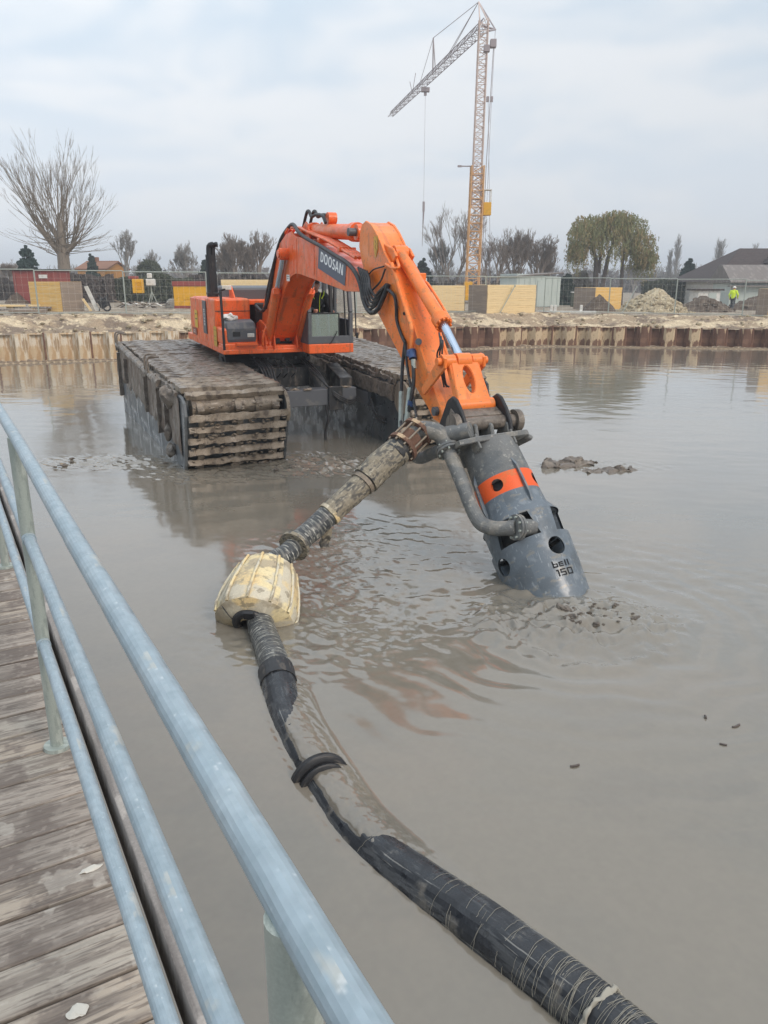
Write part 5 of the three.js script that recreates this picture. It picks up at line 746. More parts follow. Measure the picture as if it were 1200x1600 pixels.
{
  const d = 40.5, g = foot(142, d); const lean = (px, label, x1, h, w, mat) => { const f = foot(px, d), o = thing('leaning_plank', label, 'plank', V(f.x, f.y, f.z)); add('plank', (() => { const b = bx(w, Math.hypot(x1, h), 0.05, 0, 0, 0, { r: 0.006 }); return b.rotateZ(Math.atan2(-x1, h)).translate(x1 / 2, h / 2, 0); })(), mat, o); add('end_cap', bx(w, 0.03, 0.06, x1, h, 0, { r: 0.005 }), mat, o); };
  lean(151, 'taller white plank leaning at the end of the tall plywood stack', -0.48, 1.25, 0.2, M.white); lean(141, 'shorter tan plank leaning beside the taller white plank', -0.38, 0.62, 0.12, M.plyPale);
  const f = foot(160, d), o = thing('wheelbarrow', 'dark wheelbarrow tipped up beside the leaning planks', 'wheelbarrow', V(f.x, f.y, f.z), 0.3);
  add('tray', rough(segBox(0.5, 0.45, 0.25, 5, 5, 3).rotateZ(0.5).translate(0.05, 0.42, 0), 0.03, 5, 2), M.black, o); add('wheel', new THREE.TorusGeometry(0.17, 0.045, 8, 20).translate(0.2, 0.2, 0.1), M.rubber, o); for (const s of [-1, 1]) add('handle', rod([0.1, 0.4, s * 0.2], [-0.35, 1.0, s * 0.24], 0.018), M.steelDark, o); add('leg', rod([-0.1, 0.4, 0.1], [-0.2, 0, 0.1], 0.02), M.steelDark, o);
}
{
  const d = 40, g = foot(30, d), o = thing('timber_edging', 'row of timber offcuts laid on the ground near the crouching worker', 'timber', V(g.x, g.y, g.z), 0.1), r = rng(24); for (let k = 0; k < 16; k++) add('timber', bx(0.5 + r() * 1.4, 0.09, 0.12, (r() - 0.5) * 2.6, 0.06 + 0.1 * Math.floor(r() * 3), (r() - 0.5) * 0.7, { r: 0.008, ry: (r() - 0.5) * 0.3 }), r() < 0.6 ? M.plyPale : M.beam, o);
  const f = foot(42, 36.8), s = thing('concrete_slab', 'flat grey concrete slab lying at the bank edge below the timber offcuts', 'slab', V(f.x, f.y, f.z), 0.05); add('slab', bx(1.5, 0.16, 0.9, 0, 0.1, 0, { r: 0.015 }), M.plyGrey, s); add('lifting_loop', new THREE.TorusGeometry(0.06, 0.012, 6, 14).translate(0.3, 0.2, 0), M.steelDark, s);
}
{
  const d = 44.5, g = foot(868, d), o = thing('pipe_rack', 'white concrete beams with short stubs lying along the bank beside the widest plywood stack', 'concrete beams', V(g.x, g.y, g.z), -0.1);
  for (let k = 0; k < 3; k++) add('beam', bx(1.5, 0.13, 0.2, -1.1 + k * 1.35, 0.08, (k % 2) * 0.15, { r: 0.015, ry: 0.05 * (k - 1) }), M.white, o); for (const x of [-1.75, -0.2, 0.02, 1.5]) add('stub', bx(0.15, 0.36, 0.15, x, 0.3, -0.1, { r: 0.02 }), M.white, o);
}
{
  const d = 46.5, g = foot(662, d), o = thing('notice_board', 'small white notice board on a post behind the excavator arm', 'sign', V(g.x, g.y, g.z)); const h = topY(448, d) - g.y; add('board', bx(0.36, 0.5, 0.03, 0, h + 0.25, 0), M.white, o); add('post', rod([0, 0, -0.03], [0, h + 0.3, -0.03], 0.025), M.galvPost, o);
}
{
  const d = 62, g = foot(826, d), H = topY(428, d) - g.y; const o = thing('storage_shed', 'pale grey-green storage shed behind the widest plywood stack', 'shed', V(g.x, g.y, g.z), 0.18), W = wide(788, 858, d);
  add('walls', slab([[-W / 2, 0], [W / 2, 0], [W / 2, H], [-W / 2, H * 0.9]], -2.0, 2.0, 0.02).rotateY(-Math.PI / 2), M.mint, o); for (let k = 0; k < 8; k++) add('wall_rib', bx(0.05, H * 0.9, 0.04, -W / 2 + (k + 0.5) * W / 8, H * 0.46, 2.02), M.mint, o); add('roof', bx(W + 0.3, 0.1, 4.3, 0, H * 0.97, 0, { r: 0.02, rz: Math.atan2(H * 0.1, W) }), M.roofGrey, o); add('door', bx(1.0, 2.0, 0.05, 0.4, 1.0, 2.03), M.mint, o);
  const f = foot(905, 63), t = thing('rubbish_bin', 'dark bin with a pale lid beside the storage shed', 'bin', V(f.x - 0.3, f.y, f.z)); add('body', bx(0.7, 1.1, 0.7, 0, 0.55, 0, { r: 0.05 }), M.bush, t); add('lid', bx(0.76, 0.08, 0.76, 0, 1.14, 0, { r: 0.03 }), M.white, t);
}

// tower crane
{
  const d = 72, b = foot(737, d), c = thing('tower_crane', 'tall pale red lattice tower crane with its jib reaching away over the site', 'crane', V(b.x, b.y, b.z));
  const top = topY(78, d) - b.y, midY = topY(268, d) - b.y;
  const lattice = (p0, p1, w0, w1, n, r, sides = 4, upv = V(0, 0, 1)) => {
    const a = vec(p0), z = vec(p1), ax = z.clone().sub(a).normalize(), u = upv.clone().cross(ax).normalize(), v = ax.clone().cross(u), out = [];
    const cor = sides === 4 ? [[-1, -1], [1, -1], [1, 1], [-1, 1]] : [[-1, -0.8], [1, -0.8], [0, 1]];
    const P_ = (t, k) => { const w = mix(w0, w1, t) / 2, q = cor[k % cor.length]; return a.clone().lerp(z, t).addScaledVector(u, q[0] * w).addScaledVector(v, q[1] * w); };
    for (let k = 0; k < cor.length; k++) { out.push(rod(P_(0, k), P_(1, k), r, r, 6)); for (let i = 0; i < n; i++) { const t0 = i / n, t1 = (i + 1) / n; out.push(i % 2 ? rod(P_(t0, k), P_(t1, k + 1), r * 0.55, r * 0.55, 5) : rod(P_(t0, k + 1), P_(t1, k), r * 0.55, r * 0.55, 5), rod(P_(t0, k), P_(t0, k + 1), r * 0.55, r * 0.55, 5)); } }
    return out;
  };
  const lean = (y) => y * 0.012;
  add('lower_mast', lattice([0, 0.8, 0], [lean(midY), midY, 0], 1.15, 1.1, 16, 0.07), M.craneRust, c);
  add('upper_mast', lattice([lean(midY - 3.2), midY - 3.2, 0], [lean(top), top + 0.6, 0], 0.8, 0.75, 30, 0.055), M.cranePale, c);
  add('base_frame', [bx(3.0, 0.5, 3.0, 0, 0.5, 0), bx(0.7, 1.2, 1.0, -0.4, 1.3, 0.2), bx(0.9, 0.6, 0.9, 1.5, 1.0, 0.3), bx(0.5, 0.7, 0.5, 3.0, 0.9, 0.4), bx(3.4, 0.16, 0.3, 1.5, 0.8, 0.4)], M.yellow, c); for (const x of [-1, 0, 1]) add('ballast_block', bx(0.9, 1.0, 1.2, x * 0.95, 1.2, -1.6), M.plyGrey, c);
  const cabY = topY(340, d) - b.y; const cb = add('operator_cabin', bx(0.72, 1.1, 0.8, lean(cabY) + 1.0, cabY + 0.55, 0.1, { r: 0.05 }), M.yellow, c); add('window', bx(0.6, 0.75, 0.06, lean(cabY) + 1.0, cabY + 1.55, 0.45), M.glass, cb); add('cabin_frame', [bx(0.72, 0.08, 0.8, lean(cabY) + 1.0, cabY + 2.15, 0.1), ...[[-1, -1], [1, -1], [1, 1], [-1, 1]].map(([x, z]) => bx(0.06, 1.05, 0.06, lean(cabY) + 1.0 + x * 0.32, cabY + 1.6, 0.1 + z * 0.36))], M.white, cb);
  add('collar_arm', [rod([lean(midY) - 1.6, midY, 0], [lean(midY), midY, 0], 0.05), bx(0.35, 0.16, 0.2, lean(midY) - 1.6, midY, 0)], M.craneGrey, c);
  const hd = V(lean(top), top + 0.2, 0), tip = at(610, 179, 100).sub(b), jd = tip.clone().sub(hd); tip.y = hd.y + (tip.y - hd.y); const J_ = (t) => hd.clone().lerp(tip, t);
  add('jib', lattice(J_(0).toArray(), J_(1).toArray(), 0.95, 0.6, 34, 0.042, 3, V(0, 1, 0).cross(jd).normalize().cross(jd).multiplyScalar(-1)), M.craneGrey, c);
  const apex = at(748, 3, d).sub(b), rear = at(774, 46, d - 3).sub(b);
  add('apex_post', [rod(hd.clone().add(V(-0.3, 0, 0)), apex, 0.06), rod(hd.clone().add(V(0.5, 0, 0)), apex, 0.06)], M.cranePale, c);
  add('rear_strut', [rod(hd.clone().add(V(-0.1, -0.2, 0.3)), rear, 0.08), rod(hd.clone().add(V(0.5, -0.4, -0.3)), rear, 0.08), rod(apex, rear, 0.06)], M.craneGrey, c);
  const st0 = J_(0.44), st1 = st0.clone().add(V(0, 3.3, 0)); add('jib_strut', [rod(st0, st1, 0.07), rod(st0.clone().add(V(0.3, 0, 0)), st1, 0.05)], M.craneGrey, c);
  add('tie_rope', [rod(apex, st1, 0.03), rod(apex, J_(0.34), 0.03), rod(apex, J_(0.30), 0.03), rod(st1, J_(0.6), 0.025)], M.craneGrey, c); 
  const s2 = J_(0.68); add('jib_fork', [rod(s2, s2.clone().add(V(0.35, 2.1, 0)), 0.035), rod(s2, s2.clone().add(V(-0.3, 1.2, 0)), 0.035)], M.craneGrey, c);
  const pul = at(768, 155, d - 2).sub(b); add('hoist_rope', [rod(rear, pul, 0.02), rod(pul, at(757, 400, d - 1).sub(b), 0.018), rod(pul.clone().add(V(-0.3, 0, 0)), at(766, 420, d - 1).sub(b), 0.018)], M.craneGrey, c); add('pulley_block', [bx(0.25, 0.45, 0.2, pul.x, pul.y, pul.z), bx(0.25, 0.45, 0.2, pul.x - 0.35, pul.y, pul.z)], M.craneGrey, c);
  add('head_winch', [bx(0.5, 0.6, 0.6, hd.x + 0.85, hd.y - 1.5, 0.2), bx(0.5, 0.5, 0.5, hd.x + 0.3, hd.y - 1.9, 0.3)], M.craneGrey, c);
  const tr = J_(0.52); add('trolley', [bx(0.9, 0.4, 0.6, tr.x, tr.y - 0.9, tr.z), bx(0.3, 0.5, 0.3, tr.x, tr.y - 1.2, tr.z)], M.craneGrey, c);
  const td = camDepth(tr.clone().add(b)), hk = at(662, 315, td).sub(b); add('hook_rope', rod([tr.x, tr.y - 1.2, tr.z], hk, 0.016), M.craneGrey, c); add('hook_block', [bx(0.25, 1.0, 0.2, hk.x, hk.y - 0.5, hk.z), rod([hk.x, hk.y - 1, hk.z], [hk.x - 0.05, hk.y - 2.6, hk.z], 0.1, 0.05), rod([hk.x - 0.05, hk.y - 2.6, hk.z], [hk.x - 0.1, hk.y - 4.6, hk.z], 0.05, 0.02)], M.craneGrey, c);
  add('mast_cable', [rod([lean(midY) + 0.75, midY, 0.2], [hd.x + 0.9, hd.y - 1.5, 0.2], 0.03), rod([0.8, 1, 0.2], [lean(midY) + 0.75, midY, 0.2], 0.03)], M.craneGrey, c);
}

// houses
{
  const d = 82, g = foot(1180, d); const o = thing('hipped_house', 'white house with a dark brown hipped roof and a small gable dormer', 'house', V(g.x, g.y, g.z), 0);
  const X = (px, dd = d) => at(px, 470, dd).x - g.x, Y = (py, dd = d) => topY(py, dd) - g.y;
  const eave = Y(440), ridge = Y(389), xl = X(1078), xr = X(1350), dp = 6;
  add('walls', bx(xr - xl - 1, eave + 0.1, dp * 2 - 1, (xl + xr) / 2, eave / 2, 0), M.white, o);
  const hip = (a, b, e, t, q, run) => { const v = [[a, e, q], [b, e, q], [b, e, -q], [a, e, -q], [a + run, t, 0], [b - run, t, 0]], f = [[0, 1, 5], [0, 5, 4], [1, 2, 5], [2, 3, 4], [2, 4, 5], [3, 0, 4], [0, 3, 2], [0, 2, 1]]; const gg = new THREE.BufferGeometry(); gg.setAttribute('position', new THREE.Float32BufferAttribute(f.flat().flatMap((k) => v[k]), 3)); gg.computeVertexNormals(); return boxUV(gg); };
  const roof = add('roof', hip(xl - 0.3, xr, eave, ridge, dp + 0.4, X(1150) - xl), M.roofBrown, o);
  const dx = X(1179), dy = Y(414), dz = 4.2; const dm = add('dormer', [slab([[-0.85, 0], [0.85, 0], [0, 1.05]], -1.2, 1.2, 0.01).rotateY(-Math.PI / 2).translate(dx, dy, dz)], M.white, roof);
  void dm; add('dormer_roof', [-1, 1].map((s) => bx(1.5, 0.1, 2.8, dx + s * 0.52, dy + 0.62, dz - 0.1, { rz: -s * 0.89 })), M.roofBrown, o);
  for (const px of [1088, 1100]) add('window', bx(0.8, 1.0, 0.06, X(px), eave * 0.62, dp - 0.46), M.glass, o);
  for (const px of [1090, 1099]) add('window_frame', bx(0.95, 0.08, 0.1, X(px), eave * 0.62 - 0.55, dp - 0.45), M.white, o);
}
{
  const d = 74, g = foot(1170, d), o = thing('low_outbuilding', 'low outbuilding with a sagging grey roof in front of the hipped house', 'outbuilding', V(g.x, g.y, g.z)); const X = (px) => at(px, 470, d).x - g.x, Y = (py) => topY(py, d) - g.y;
  const a = X(1120), b = X(1260), e = Y(440), t = Y(414); add('walls', bx(b - a - 0.6, e, 4, (a + b) / 2, e / 2, 0), M.mint, o);
  add('roof', toCreasedNormals(boxUV(rough(slab([[-2.6, e - 0.1], [2.6, e - 0.1], [2.6, e], [0.3, t], [-0.3, t], [-2.6, e]], a, b, 0.01), 0.05, 0.9, 3, 0)), 0.6), M.roofGrey, o); for (const px of [1150, 1180]) add('window', bx(0.9, 0.8, 0.06, X(px), e * 0.6, 2.02), M.glass, o); add('ledge', bx(b - a, 0.12, 0.6, (a + b) / 2, e - 0.4, 2.3), M.roofGrey, o);
  const f = foot(1100, 70), q = thing('garden_shed', 'small grey shed with a dark flat roof at the foot of the hipped house', 'shed', V(f.x, f.y, f.z)); add('walls', bx(2.0, 1.5, 2, 0, 0.75, 0), M.white, q); add('roof', bx(2.5, 0.14, 2.4, 0, 1.57, 0), M.roofBrown, q); add('door', bx(0.7, 1.3, 0.05, 0.3, 0.65, 1.02), M.mint, q);
}
{
  const d = 95, g = foot(166, d), o = thing('orange_house', 'tan house with a rust coloured roof far behind the red container', 'house', V(g.x, g.y, g.z), -0.2), W = wide(140, 188, d), H = topY(422, d) - g.y, R = topY(411, d) - g.y;
  add('walls', slab([[-2.5, 0], [2.5, 0], [2.5, H], [0, R], [-2.5, H]], -W / 2, W / 2, 0.01), M.tanWall, o); for (const s of [-1, 1]) add('roof', bx(W + 0.5, 0.14, 3.0, 0, (H + R) / 2 + 0.1, s * 1.3, { rx: s * Math.atan2(R - H, 2.5) }), M.roofRust, o); for (const x of [-1, 0.2, 1.3]) add('window', bx(0.6, 0.6, 0.06, x, H - 0.5, 2.52), M.glass, o); add('chimney', bx(0.5, 0.9, 0.5, -0.8, R + 0.2, 0), M.roofRust, o);
}

// ---------------------------------------------------------------- trees, hedges, treeline
function branches(out, p, dir, len, r, depth, R, o) {                                      // tapered limbs that fork
  const q = p.clone().addScaledVector(dir, len); const mid = p.clone().lerp(q, 0.5).add(V((R() - 0.5) * len * 0.08, 0, (R() - 0.5) * len * 0.08));
  if (depth > 1) out.push(rod(p, mid, r, r * 0.86, depth > 3 ? 7 : 4, true), rod(mid, q, r * 0.86, r * 0.7, depth > 3 ? 7 : 4, true)); else out.push(rod(p, q, r, r * 0.5, 3, true));
  if (depth <= 0) return; const n = (o.tip && depth < 3 ? o.tip : o.fork) + (R() < 0.6 ? 1 : 0);
  for (let k = 0; k < n; k++) { const a = R() * 6.283, s = o.spread * (0.5 + R()); const d = dir.clone().add(V(Math.cos(a) * s, o.rise * R() - (o.droop ?? 0), Math.sin(a) * s)).normalize(); const from = k ? mid.clone().lerp(q, R()) : q; branches(out, from, d, len * (o.shrink * (0.8 + 0.4 * R())), Math.max(o.twig, r * 0.6), depth - 1, R, o); }
}
function bareTree(label, px, py0, d, seed, opt, mats, stems = 1) {
  const g = foot(px, d), h = topY(py0, d) - g.y, R = rng(seed), o = thing('bare_tree', label, 'tree', V(g.x, g.y - 0.1, g.z));
  const trunk = [], out = []; const k = { fork: 2, spread: 0.45, rise: 0.35, shrink: 0.74, twig: 0.011, depth: 6, first: 0.3, ...opt };
  for (let s = 0; s < stems; s++) { const a = s / stems * 6.283 + R(), l = stems > 1 ? 0.25 : 0.04, dir = V(Math.cos(a) * l, 1, Math.sin(a) * l).normalize(), len = h * k.first, r = (opt.r ?? h * 0.016) / Math.sqrt(stems), e = dir.clone().multiplyScalar(len); trunk.push(rod([0, 0, 0], e, r * 1.2, r * 0.85, 10, true)); for (let q = 0; q < 3; q++) { const b = R() * 6.283; branches(out, e.clone().multiplyScalar(0.75 + 0.25 * (q / 2)), dir.clone().add(V(Math.cos(b) * k.spread, 0.3, Math.sin(b) * k.spread)).normalize(), h * k.first * 0.72, r * 0.72, k.depth, R, k); } }
  const box = new THREE.Box3(); const crown = merge(out); crown.computeBoundingBox(); const sc = h / crown.boundingBox.max.y; const tg = merge(trunk); tg.scale(Math.min(1, sc), sc, Math.min(1, sc)); crown.scale(Math.min(1.15, sc), sc, Math.min(1.15, sc)); void box;
  add('trunk', tg, mats[0], o); add('crown', crown, mats[1] ?? mats[0], o); return o;
}
{ // big pollarded tree: stout trunk, short limbs, long straight shoots
  const d = 60, g = foot(105, d), o = thing('pollarded_tree', 'big bare pollarded tree with long upright shoots behind the tall plywood stack', 'tree', V(g.x, g.y - 0.1, g.z)), R = rng(41), px = (v) => (v - 105) * d / F, py = (v) => topY(v, d) - g.y;
  const trunk = [rough(rod([0, 0, 0], [px(107), py(385), 0], 0.52, 0.42, 14), 0.05, 2, 1, 0), rough(rod([px(107), py(395), 0], [px(108), py(345), 0], 0.38, 0.26, 12), 0.05, 2, 2, 0), rough(rod([px(106), py(398), 0], [px(76), py(352), 0.4], 0.3, 0.17, 10), 0.04, 2, 3, 0), rough(rod([px(104), py(372), 0], [px(82), py(345), -0.6], 0.24, 0.15, 10), 0.04, 2, 4, 0), rough(rod([px(108), py(396), 0], [px(132), py(378), 0.3], 0.24, 0.14, 10), 0.04, 2, 5, 0)];
  add('trunk', trunk, M.bark, o); const heads = [[107, 345, 0], [78, 354, 0.4], [84, 347, -0.6], [130, 380, 0.3], [107, 372, 0], [100, 390, 0.2], [90, 372, 0.2], [118, 386, 0.15]], out = [];
  for (let k = 0; k < 90; k++) { const h = heads[k % heads.length], p = V(px(h[0]) + (R() - 0.5) * 0.5, py(h[1]) + (R() - 0.5) * 0.4, h[2]), side = (h[0] - 104) / 30 + (R() - 0.5) * 1.5; const dir = V(side * 0.43, 0.95 - Math.abs(side) * 0.18, (R() - 0.5) * 0.9).normalize(); branches(out, p, dir, 1.35 + R() * 1.0 - Math.abs(side) * 0.2, 0.03 + 0.024 * R() * R(), 4, R, { fork: 1, tip: 2, spread: 0.24, rise: 0.24, shrink: 0.72, twig: 0.009 }); }
  for (let k = 0; k < 40; k++) { const p = V(px(105) + (R() - 0.5) * 1.6, py(400) + R() * 1.4, (R() - 0.5)), a = R() * 6.283; branches(out, p, V(Math.cos(a), 0.35 * R(), Math.sin(a)).normalize(), 0.9 + R(), 0.035, 3, R, { fork: 1, spread: 0.35, rise: 0.2, shrink: 0.75, twig: 0.012 }); }
  add('crown', out, M.bark, o);
}
bareTree('tall thin bare tree rising beside the crane mast on the arm side', 706, 318, 82, 51, { first: 0.2, depth: 6, spread: 0.42, r: 0.16 }, [M.barkDark, M.twigBrown], 2);
bareTree('low pale bare tree against the crane mast behind the notice board', 688, 372, 84, 52, { first: 0.13, depth: 6, spread: 0.5, r: 0.12 }, [M.barkDark, M.twigPale], 3);
bareTree('bare forking tree just behind the crane base', 768, 352, 78, 53, { first: 0.24, depth: 6, spread: 0.45, r: 0.17 }, [M.barkDark, M.twigBrown], 2);
bareTree('many-stemmed bare tree between the crane and the storage shed', 803, 352, 80, 54, { first: 0.15, depth: 7, spread: 0.5, r: 0.17, fork: 2 }, [M.barkDark, M.twigBrown], 3);
bareTree('dense drooping brown bare tree above the storage shed', 836, 364, 84, 55, { first: 0.13, depth: 7, spread: 0.55, r: 0.2, droop: 0.15 }, [M.barkDark, M.twigBrown], 2);
bareTree('bushy brown bare tree just behind the excavator hood', 366, 362, 75, 56, { first: 0.13, depth: 7, spread: 0.55, r: 0.18 }, [M.barkDark, M.twigBrown], 2);
bareTree('brown bare tree with a crooked top close to the excavator boom', 404, 357, 78, 57, { first: 0.16, depth: 7, spread: 0.5, r: 0.18 }, [M.barkDark, M.twigBrown], 1);
bareTree('brown bare tree standing between the other two behind the hood', 386, 374, 77, 65, { first: 0.12, depth: 7, spread: 0.6, r: 0.14 }, [M.barkDark, M.twigBrown], 3);
bareTree('low brown bare tree nearest the exhaust stacks', 350, 380, 79, 66, { first: 0.12, depth: 7, spread: 0.6, r: 0.13 }, [M.barkDark, M.twigBrown], 3);
bareTree('low bare tree under the drooping tree by the storage shed roof', 852, 384, 88, 67, { first: 0.12, depth: 7, spread: 0.6, r: 0.12 }, [M.barkDark, M.twigBrown], 3);
bareTree('grey bare tree behind the rounded dark bush', 240, 388, 96, 68, { first: 0.13, depth: 7, spread: 0.55, r: 0.12 }, [M.twigPale, M.twigPale], 2);
bareTree('pale feathery birch standing behind the yellow machine cabinet', 200, 358, 90, 58, { first: 0.16, depth: 7, spread: 0.5, r: 0.14 }, [M.twigPale, M.twigPale], 1);
bareTree('pale bare tree just beside the exhaust stacks', 294, 375, 92, 59, { first: 0.16, depth: 7, spread: 0.5, r: 0.15 }, [M.twigPale, M.twigPale], 2);
bareTree('low bare thicket at the outer edge of the site behind the container', 20, 402, 88, 60, { first: 0.2, depth: 6, spread: 0.55, r: 0.1 }, [M.barkDark, M.twigBrown], 4);
bareTree('thin bare tree far beyond the garden shed', 988, 402, 110, 61, { first: 0.2, depth: 6, spread: 0.45, r: 0.12 }, [M.twigPale, M.twigPale], 3);
function leafCloud(R, n, place, size, stretch = 1) {                                       // many small leaf faces
  const pos = new Float32Array(n * 9), uv = new Float32Array(n * 6); for (let k = 0; k < n; k++) { const c = place(R), a = R() * 6.283, t = (R() - 0.5) * 1.6, s = size * (0.6 + 0.8 * R()); const ux = Math.cos(a), uz = Math.sin(a); const w = [ux * s, t * s * 0.4, uz * s], v = [-uz * s * 0.4 * t, -s * stretch, ux * s * 0.4 * t]; pos.set([c.x - w[0] / 2, c.y - w[1] / 2, c.z - w[2] / 2, c.x + w[0] / 2, c.y + w[1] / 2, c.z + w[2] / 2, c.x + v[0], c.y + v[1], c.z + v[2]], k * 9); }
  const g = new THREE.BufferGeometry(); g.setAttribute('position', new THREE.BufferAttribute(pos, 3)); g.setAttribute('uv', new THREE.BufferAttribute(uv, 2)); g.computeVertexNormals(); return g;
}
{ // willow
  const d = 76, g = foot(945, d), o = thing('willow_tree', 'round green willow with hanging branches beyond the fence', 'tree', V(g.x, g.y - 0.1, g.z)), R = rng(71), px = (v) => (v - 945) * d / F, py = (v) => topY(v, d) - g.y;
  add('trunk', [rod([px(930), 0, 0], [px(926), py(405), 0.2], 0.3, 0.22, 10), rod([px(926), py(405), 0.2], [px(912), py(372), 0.6], 0.2, 0.1, 8), rod([px(934), 0, 0.3], [px(945), py(400), 0], 0.26, 0.18, 10), rod([px(945), py(400), 0], [px(958), py(360), -0.4], 0.18, 0.08, 8), rod([px(932), py(425), 0], [px(936), py(370), -0.5], 0.2, 0.1, 8), rod([px(968), 0, 0.4], [px(966), py(395), 0.2], 0.22, 0.15, 8), rod([px(966), py(395), 0.2], [px(985), py(368), 0.4], 0.14, 0.08, 8)], M.barkDark, o);
  const strands = [], str2 = []; const lobes = [[938, 352, 0, 40, 22], [905, 365, 0.6, 25, 20], [970, 352, -0.5, 34, 20], [992, 380, 0.4, 24, 22], [950, 372, 1.2, 42, 26], [918, 348, -0.8, 28, 16], [1002, 400, 0.0, 16, 14], [896, 388, 0.2, 14, 16], [955, 340, 0, 26, 12]];
  for (let k = 0; k < 2600; k++) { const b = lobes[Math.floor(R() * lobes.length)], a = R() * 6.283, e = Math.sqrt(R()); const cx = px(b[0]) + Math.cos(a) * e * b[3] * d / F, cy = py(b[1]) + Math.sin(a) * e * b[4] * d / F * 0.9, cz = b[2] + (R() - 0.5) * 4.2 * Math.sqrt(1 - e * e * 0.8); (R() < 0.32 ? str2 : strands).push([cx, cy, cz, 0.3 + R() * R() * 2.5, (R() - 0.5) * 0.6]); }
  const leaves = (list, n, seed) => leafCloud(rng(seed), n, (r) => { const s = list[Math.floor(r() * list.length)], t = r(); return V(s[0] + s[4] * t + (r() - 0.5) * 0.16, s[1] - s[3] * t, s[2] + (r() - 0.5) * 0.3); }, 0.07, 2.2);
  add('crown', leaves(strands, 34000, 3), M.willow, o, undefined); add('brown_crown', leaves(str2, 20000, 5), M.willowBrown, o);
}
function conifer(label, px0, px1, py0, d, seed, mat, n = 9000) {
  const pc = (px0 + px1) / 2, g = foot(pc, d), h = topY(py0, d) - g.y, w = wide(px0, px1, d) / 2, o = thing('conifer', label, 'tree', V(g.x, g.y - 0.1, g.z)); add('trunk', rod([0, 0, 0], [0, h * 0.9, 0], 0.16, 0.03, 8), M.barkDark, o);
  const wh = []; const R0 = rng(seed); for (let k = 0; k < 150; k++) { const t = 1 - Math.pow(1 - R0(), 0.75), a = R0() * 6.283; wh.push([t * 0.97, a, 0.7 + 0.5 * R0()]); }
  add('crown', leafCloud(rng(seed + 1), n, (r) => { const q = wh[Math.floor(r() * wh.length)], rr = w * Math.pow(1 - q[0], 0.75) * q[2] * 1.1 + 0.08, e = Math.sqrt(r()), j = 0.12 + 0.3 * (1 - q[0]), y = h * (0.06 + 0.94 * q[0]) - e * rr * 0.3 + (r() - 0.5) * j; return V(Math.cos(q[1]) * rr * e + (r() - 0.5) * j, y, Math.sin(q[1]) * rr * e + (r() - 0.5) * j); }, 0.15, 1.3), mat, o); return o;
}
conifer('wide dark conifer behind the red site container', 24, 76, 378, 72, 81, M.coniferBlue, 14000); conifer('small pointed fir above the tan house', 138, 162, 392, 88, 82, M.conifer); conifer('dark conifer just behind the exhaust stacks', 308, 346, 394, 80, 83, M.conifer); conifer('dark green pine between the rubble heap and the hipped house', 1050, 1092, 400, 90, 84, M.coniferBlue, 12000); conifer('dark conifer peeking out behind the excavator arm', 636, 684, 400, 84, 85, M.conifer, 12000); conifer('narrow dark conifer at the corner of the storage shed', 868, 900, 421, 70, 86, M.conifer);
function bushMass(name, label, category, px0, px1, py0, d, seed, mat, n, dz = 1.2, kind) {
  const g = foot((px0 + px1) / 2, d), w = wide(px0, px1, d) / 2, h = topY(py0, d) - g.y, o = kind ? null : thing(name, label, category, V(g.x, g.y, g.z)); const geo = leafCloud(rng(seed), n, (r) => { const x = (r() * 2 - 1), hh = h * (0.88 + 0.25 * noise(x * w * 0.5, seed, 1) + 0.15 * noise(x * w * 1.7, seed, 2)); return V(x * w, hh * (category === 'bush' ? Math.sqrt(Math.max(0.02, 1 - x * x)) : 1) * Math.pow(r(), 0.7), (r() - 0.5) * dz * 2); }, 0.2, 1.2);
  if (kind) { geo.translate(g.x, g.y, g.z); return tag(add(name, geo, mat, scene, kind), label, category); }
  add('foliage', geo, mat, o); const st = []; const R = rng(seed + 5); for (let k = 0; k < Math.max(6, w * 2); k++) { const x = (R() * 2 - 1) * w; st.push(rod([x, 0, 0], [x + (R() - 0.5) * 0.6, h * (0.6 + 0.3 * R()), (R() - 0.5) * 0.6], 0.035, 0.012, 5)); } add('stems', st, M.barkDark, o, 'stuff'); return o;
}
bushMass('hedge', 'dark brown leafless hedge behind the leaning planks', 'hedge', 96, 176, 424, 60, 91, M.hedge, 16000, 0.8); bushMass('hedge', 'dark green-brown hedge behind the scrap and the yellow machine cabinet', 'hedge', 166, 300, 428, 62, 92, M.hedgeGreen, 22000, 0.9); bushMass('bush', 'rounded dark bush beyond the hedge near the pale birch', 'bush', 216, 258, 398, 84, 93, M.bush, 8000, 1.5); bushMass('hedge', 'brown hedge at the foot of the bare trees behind the excavator hood', 'hedge', 300, 450, 424, 70, 94, M.hedge, 20000, 1.2); bushMass('hedge', 'low hedge behind the crane base and plywood', 'hedge', 640, 800, 436, 88, 95, M.hedge, 16000, 1.2); bushMass('bush', 'dark bush at the outer end of the site beside the container', 'bush', -40, 40, 428, 66, 96, M.hedge, 14000, 1.2); bushMass('hedge', 'low green hedge between the willow and the garden shed', 'hedge', 1005, 1090, 434, 86, 97, M.bush, 12000, 1.2); bushMass('bush', 'grey-brown bush under the willow beside the conifer', 'bush', 885, 925, 418, 80, 98, M.twigPale, 7000, 1);
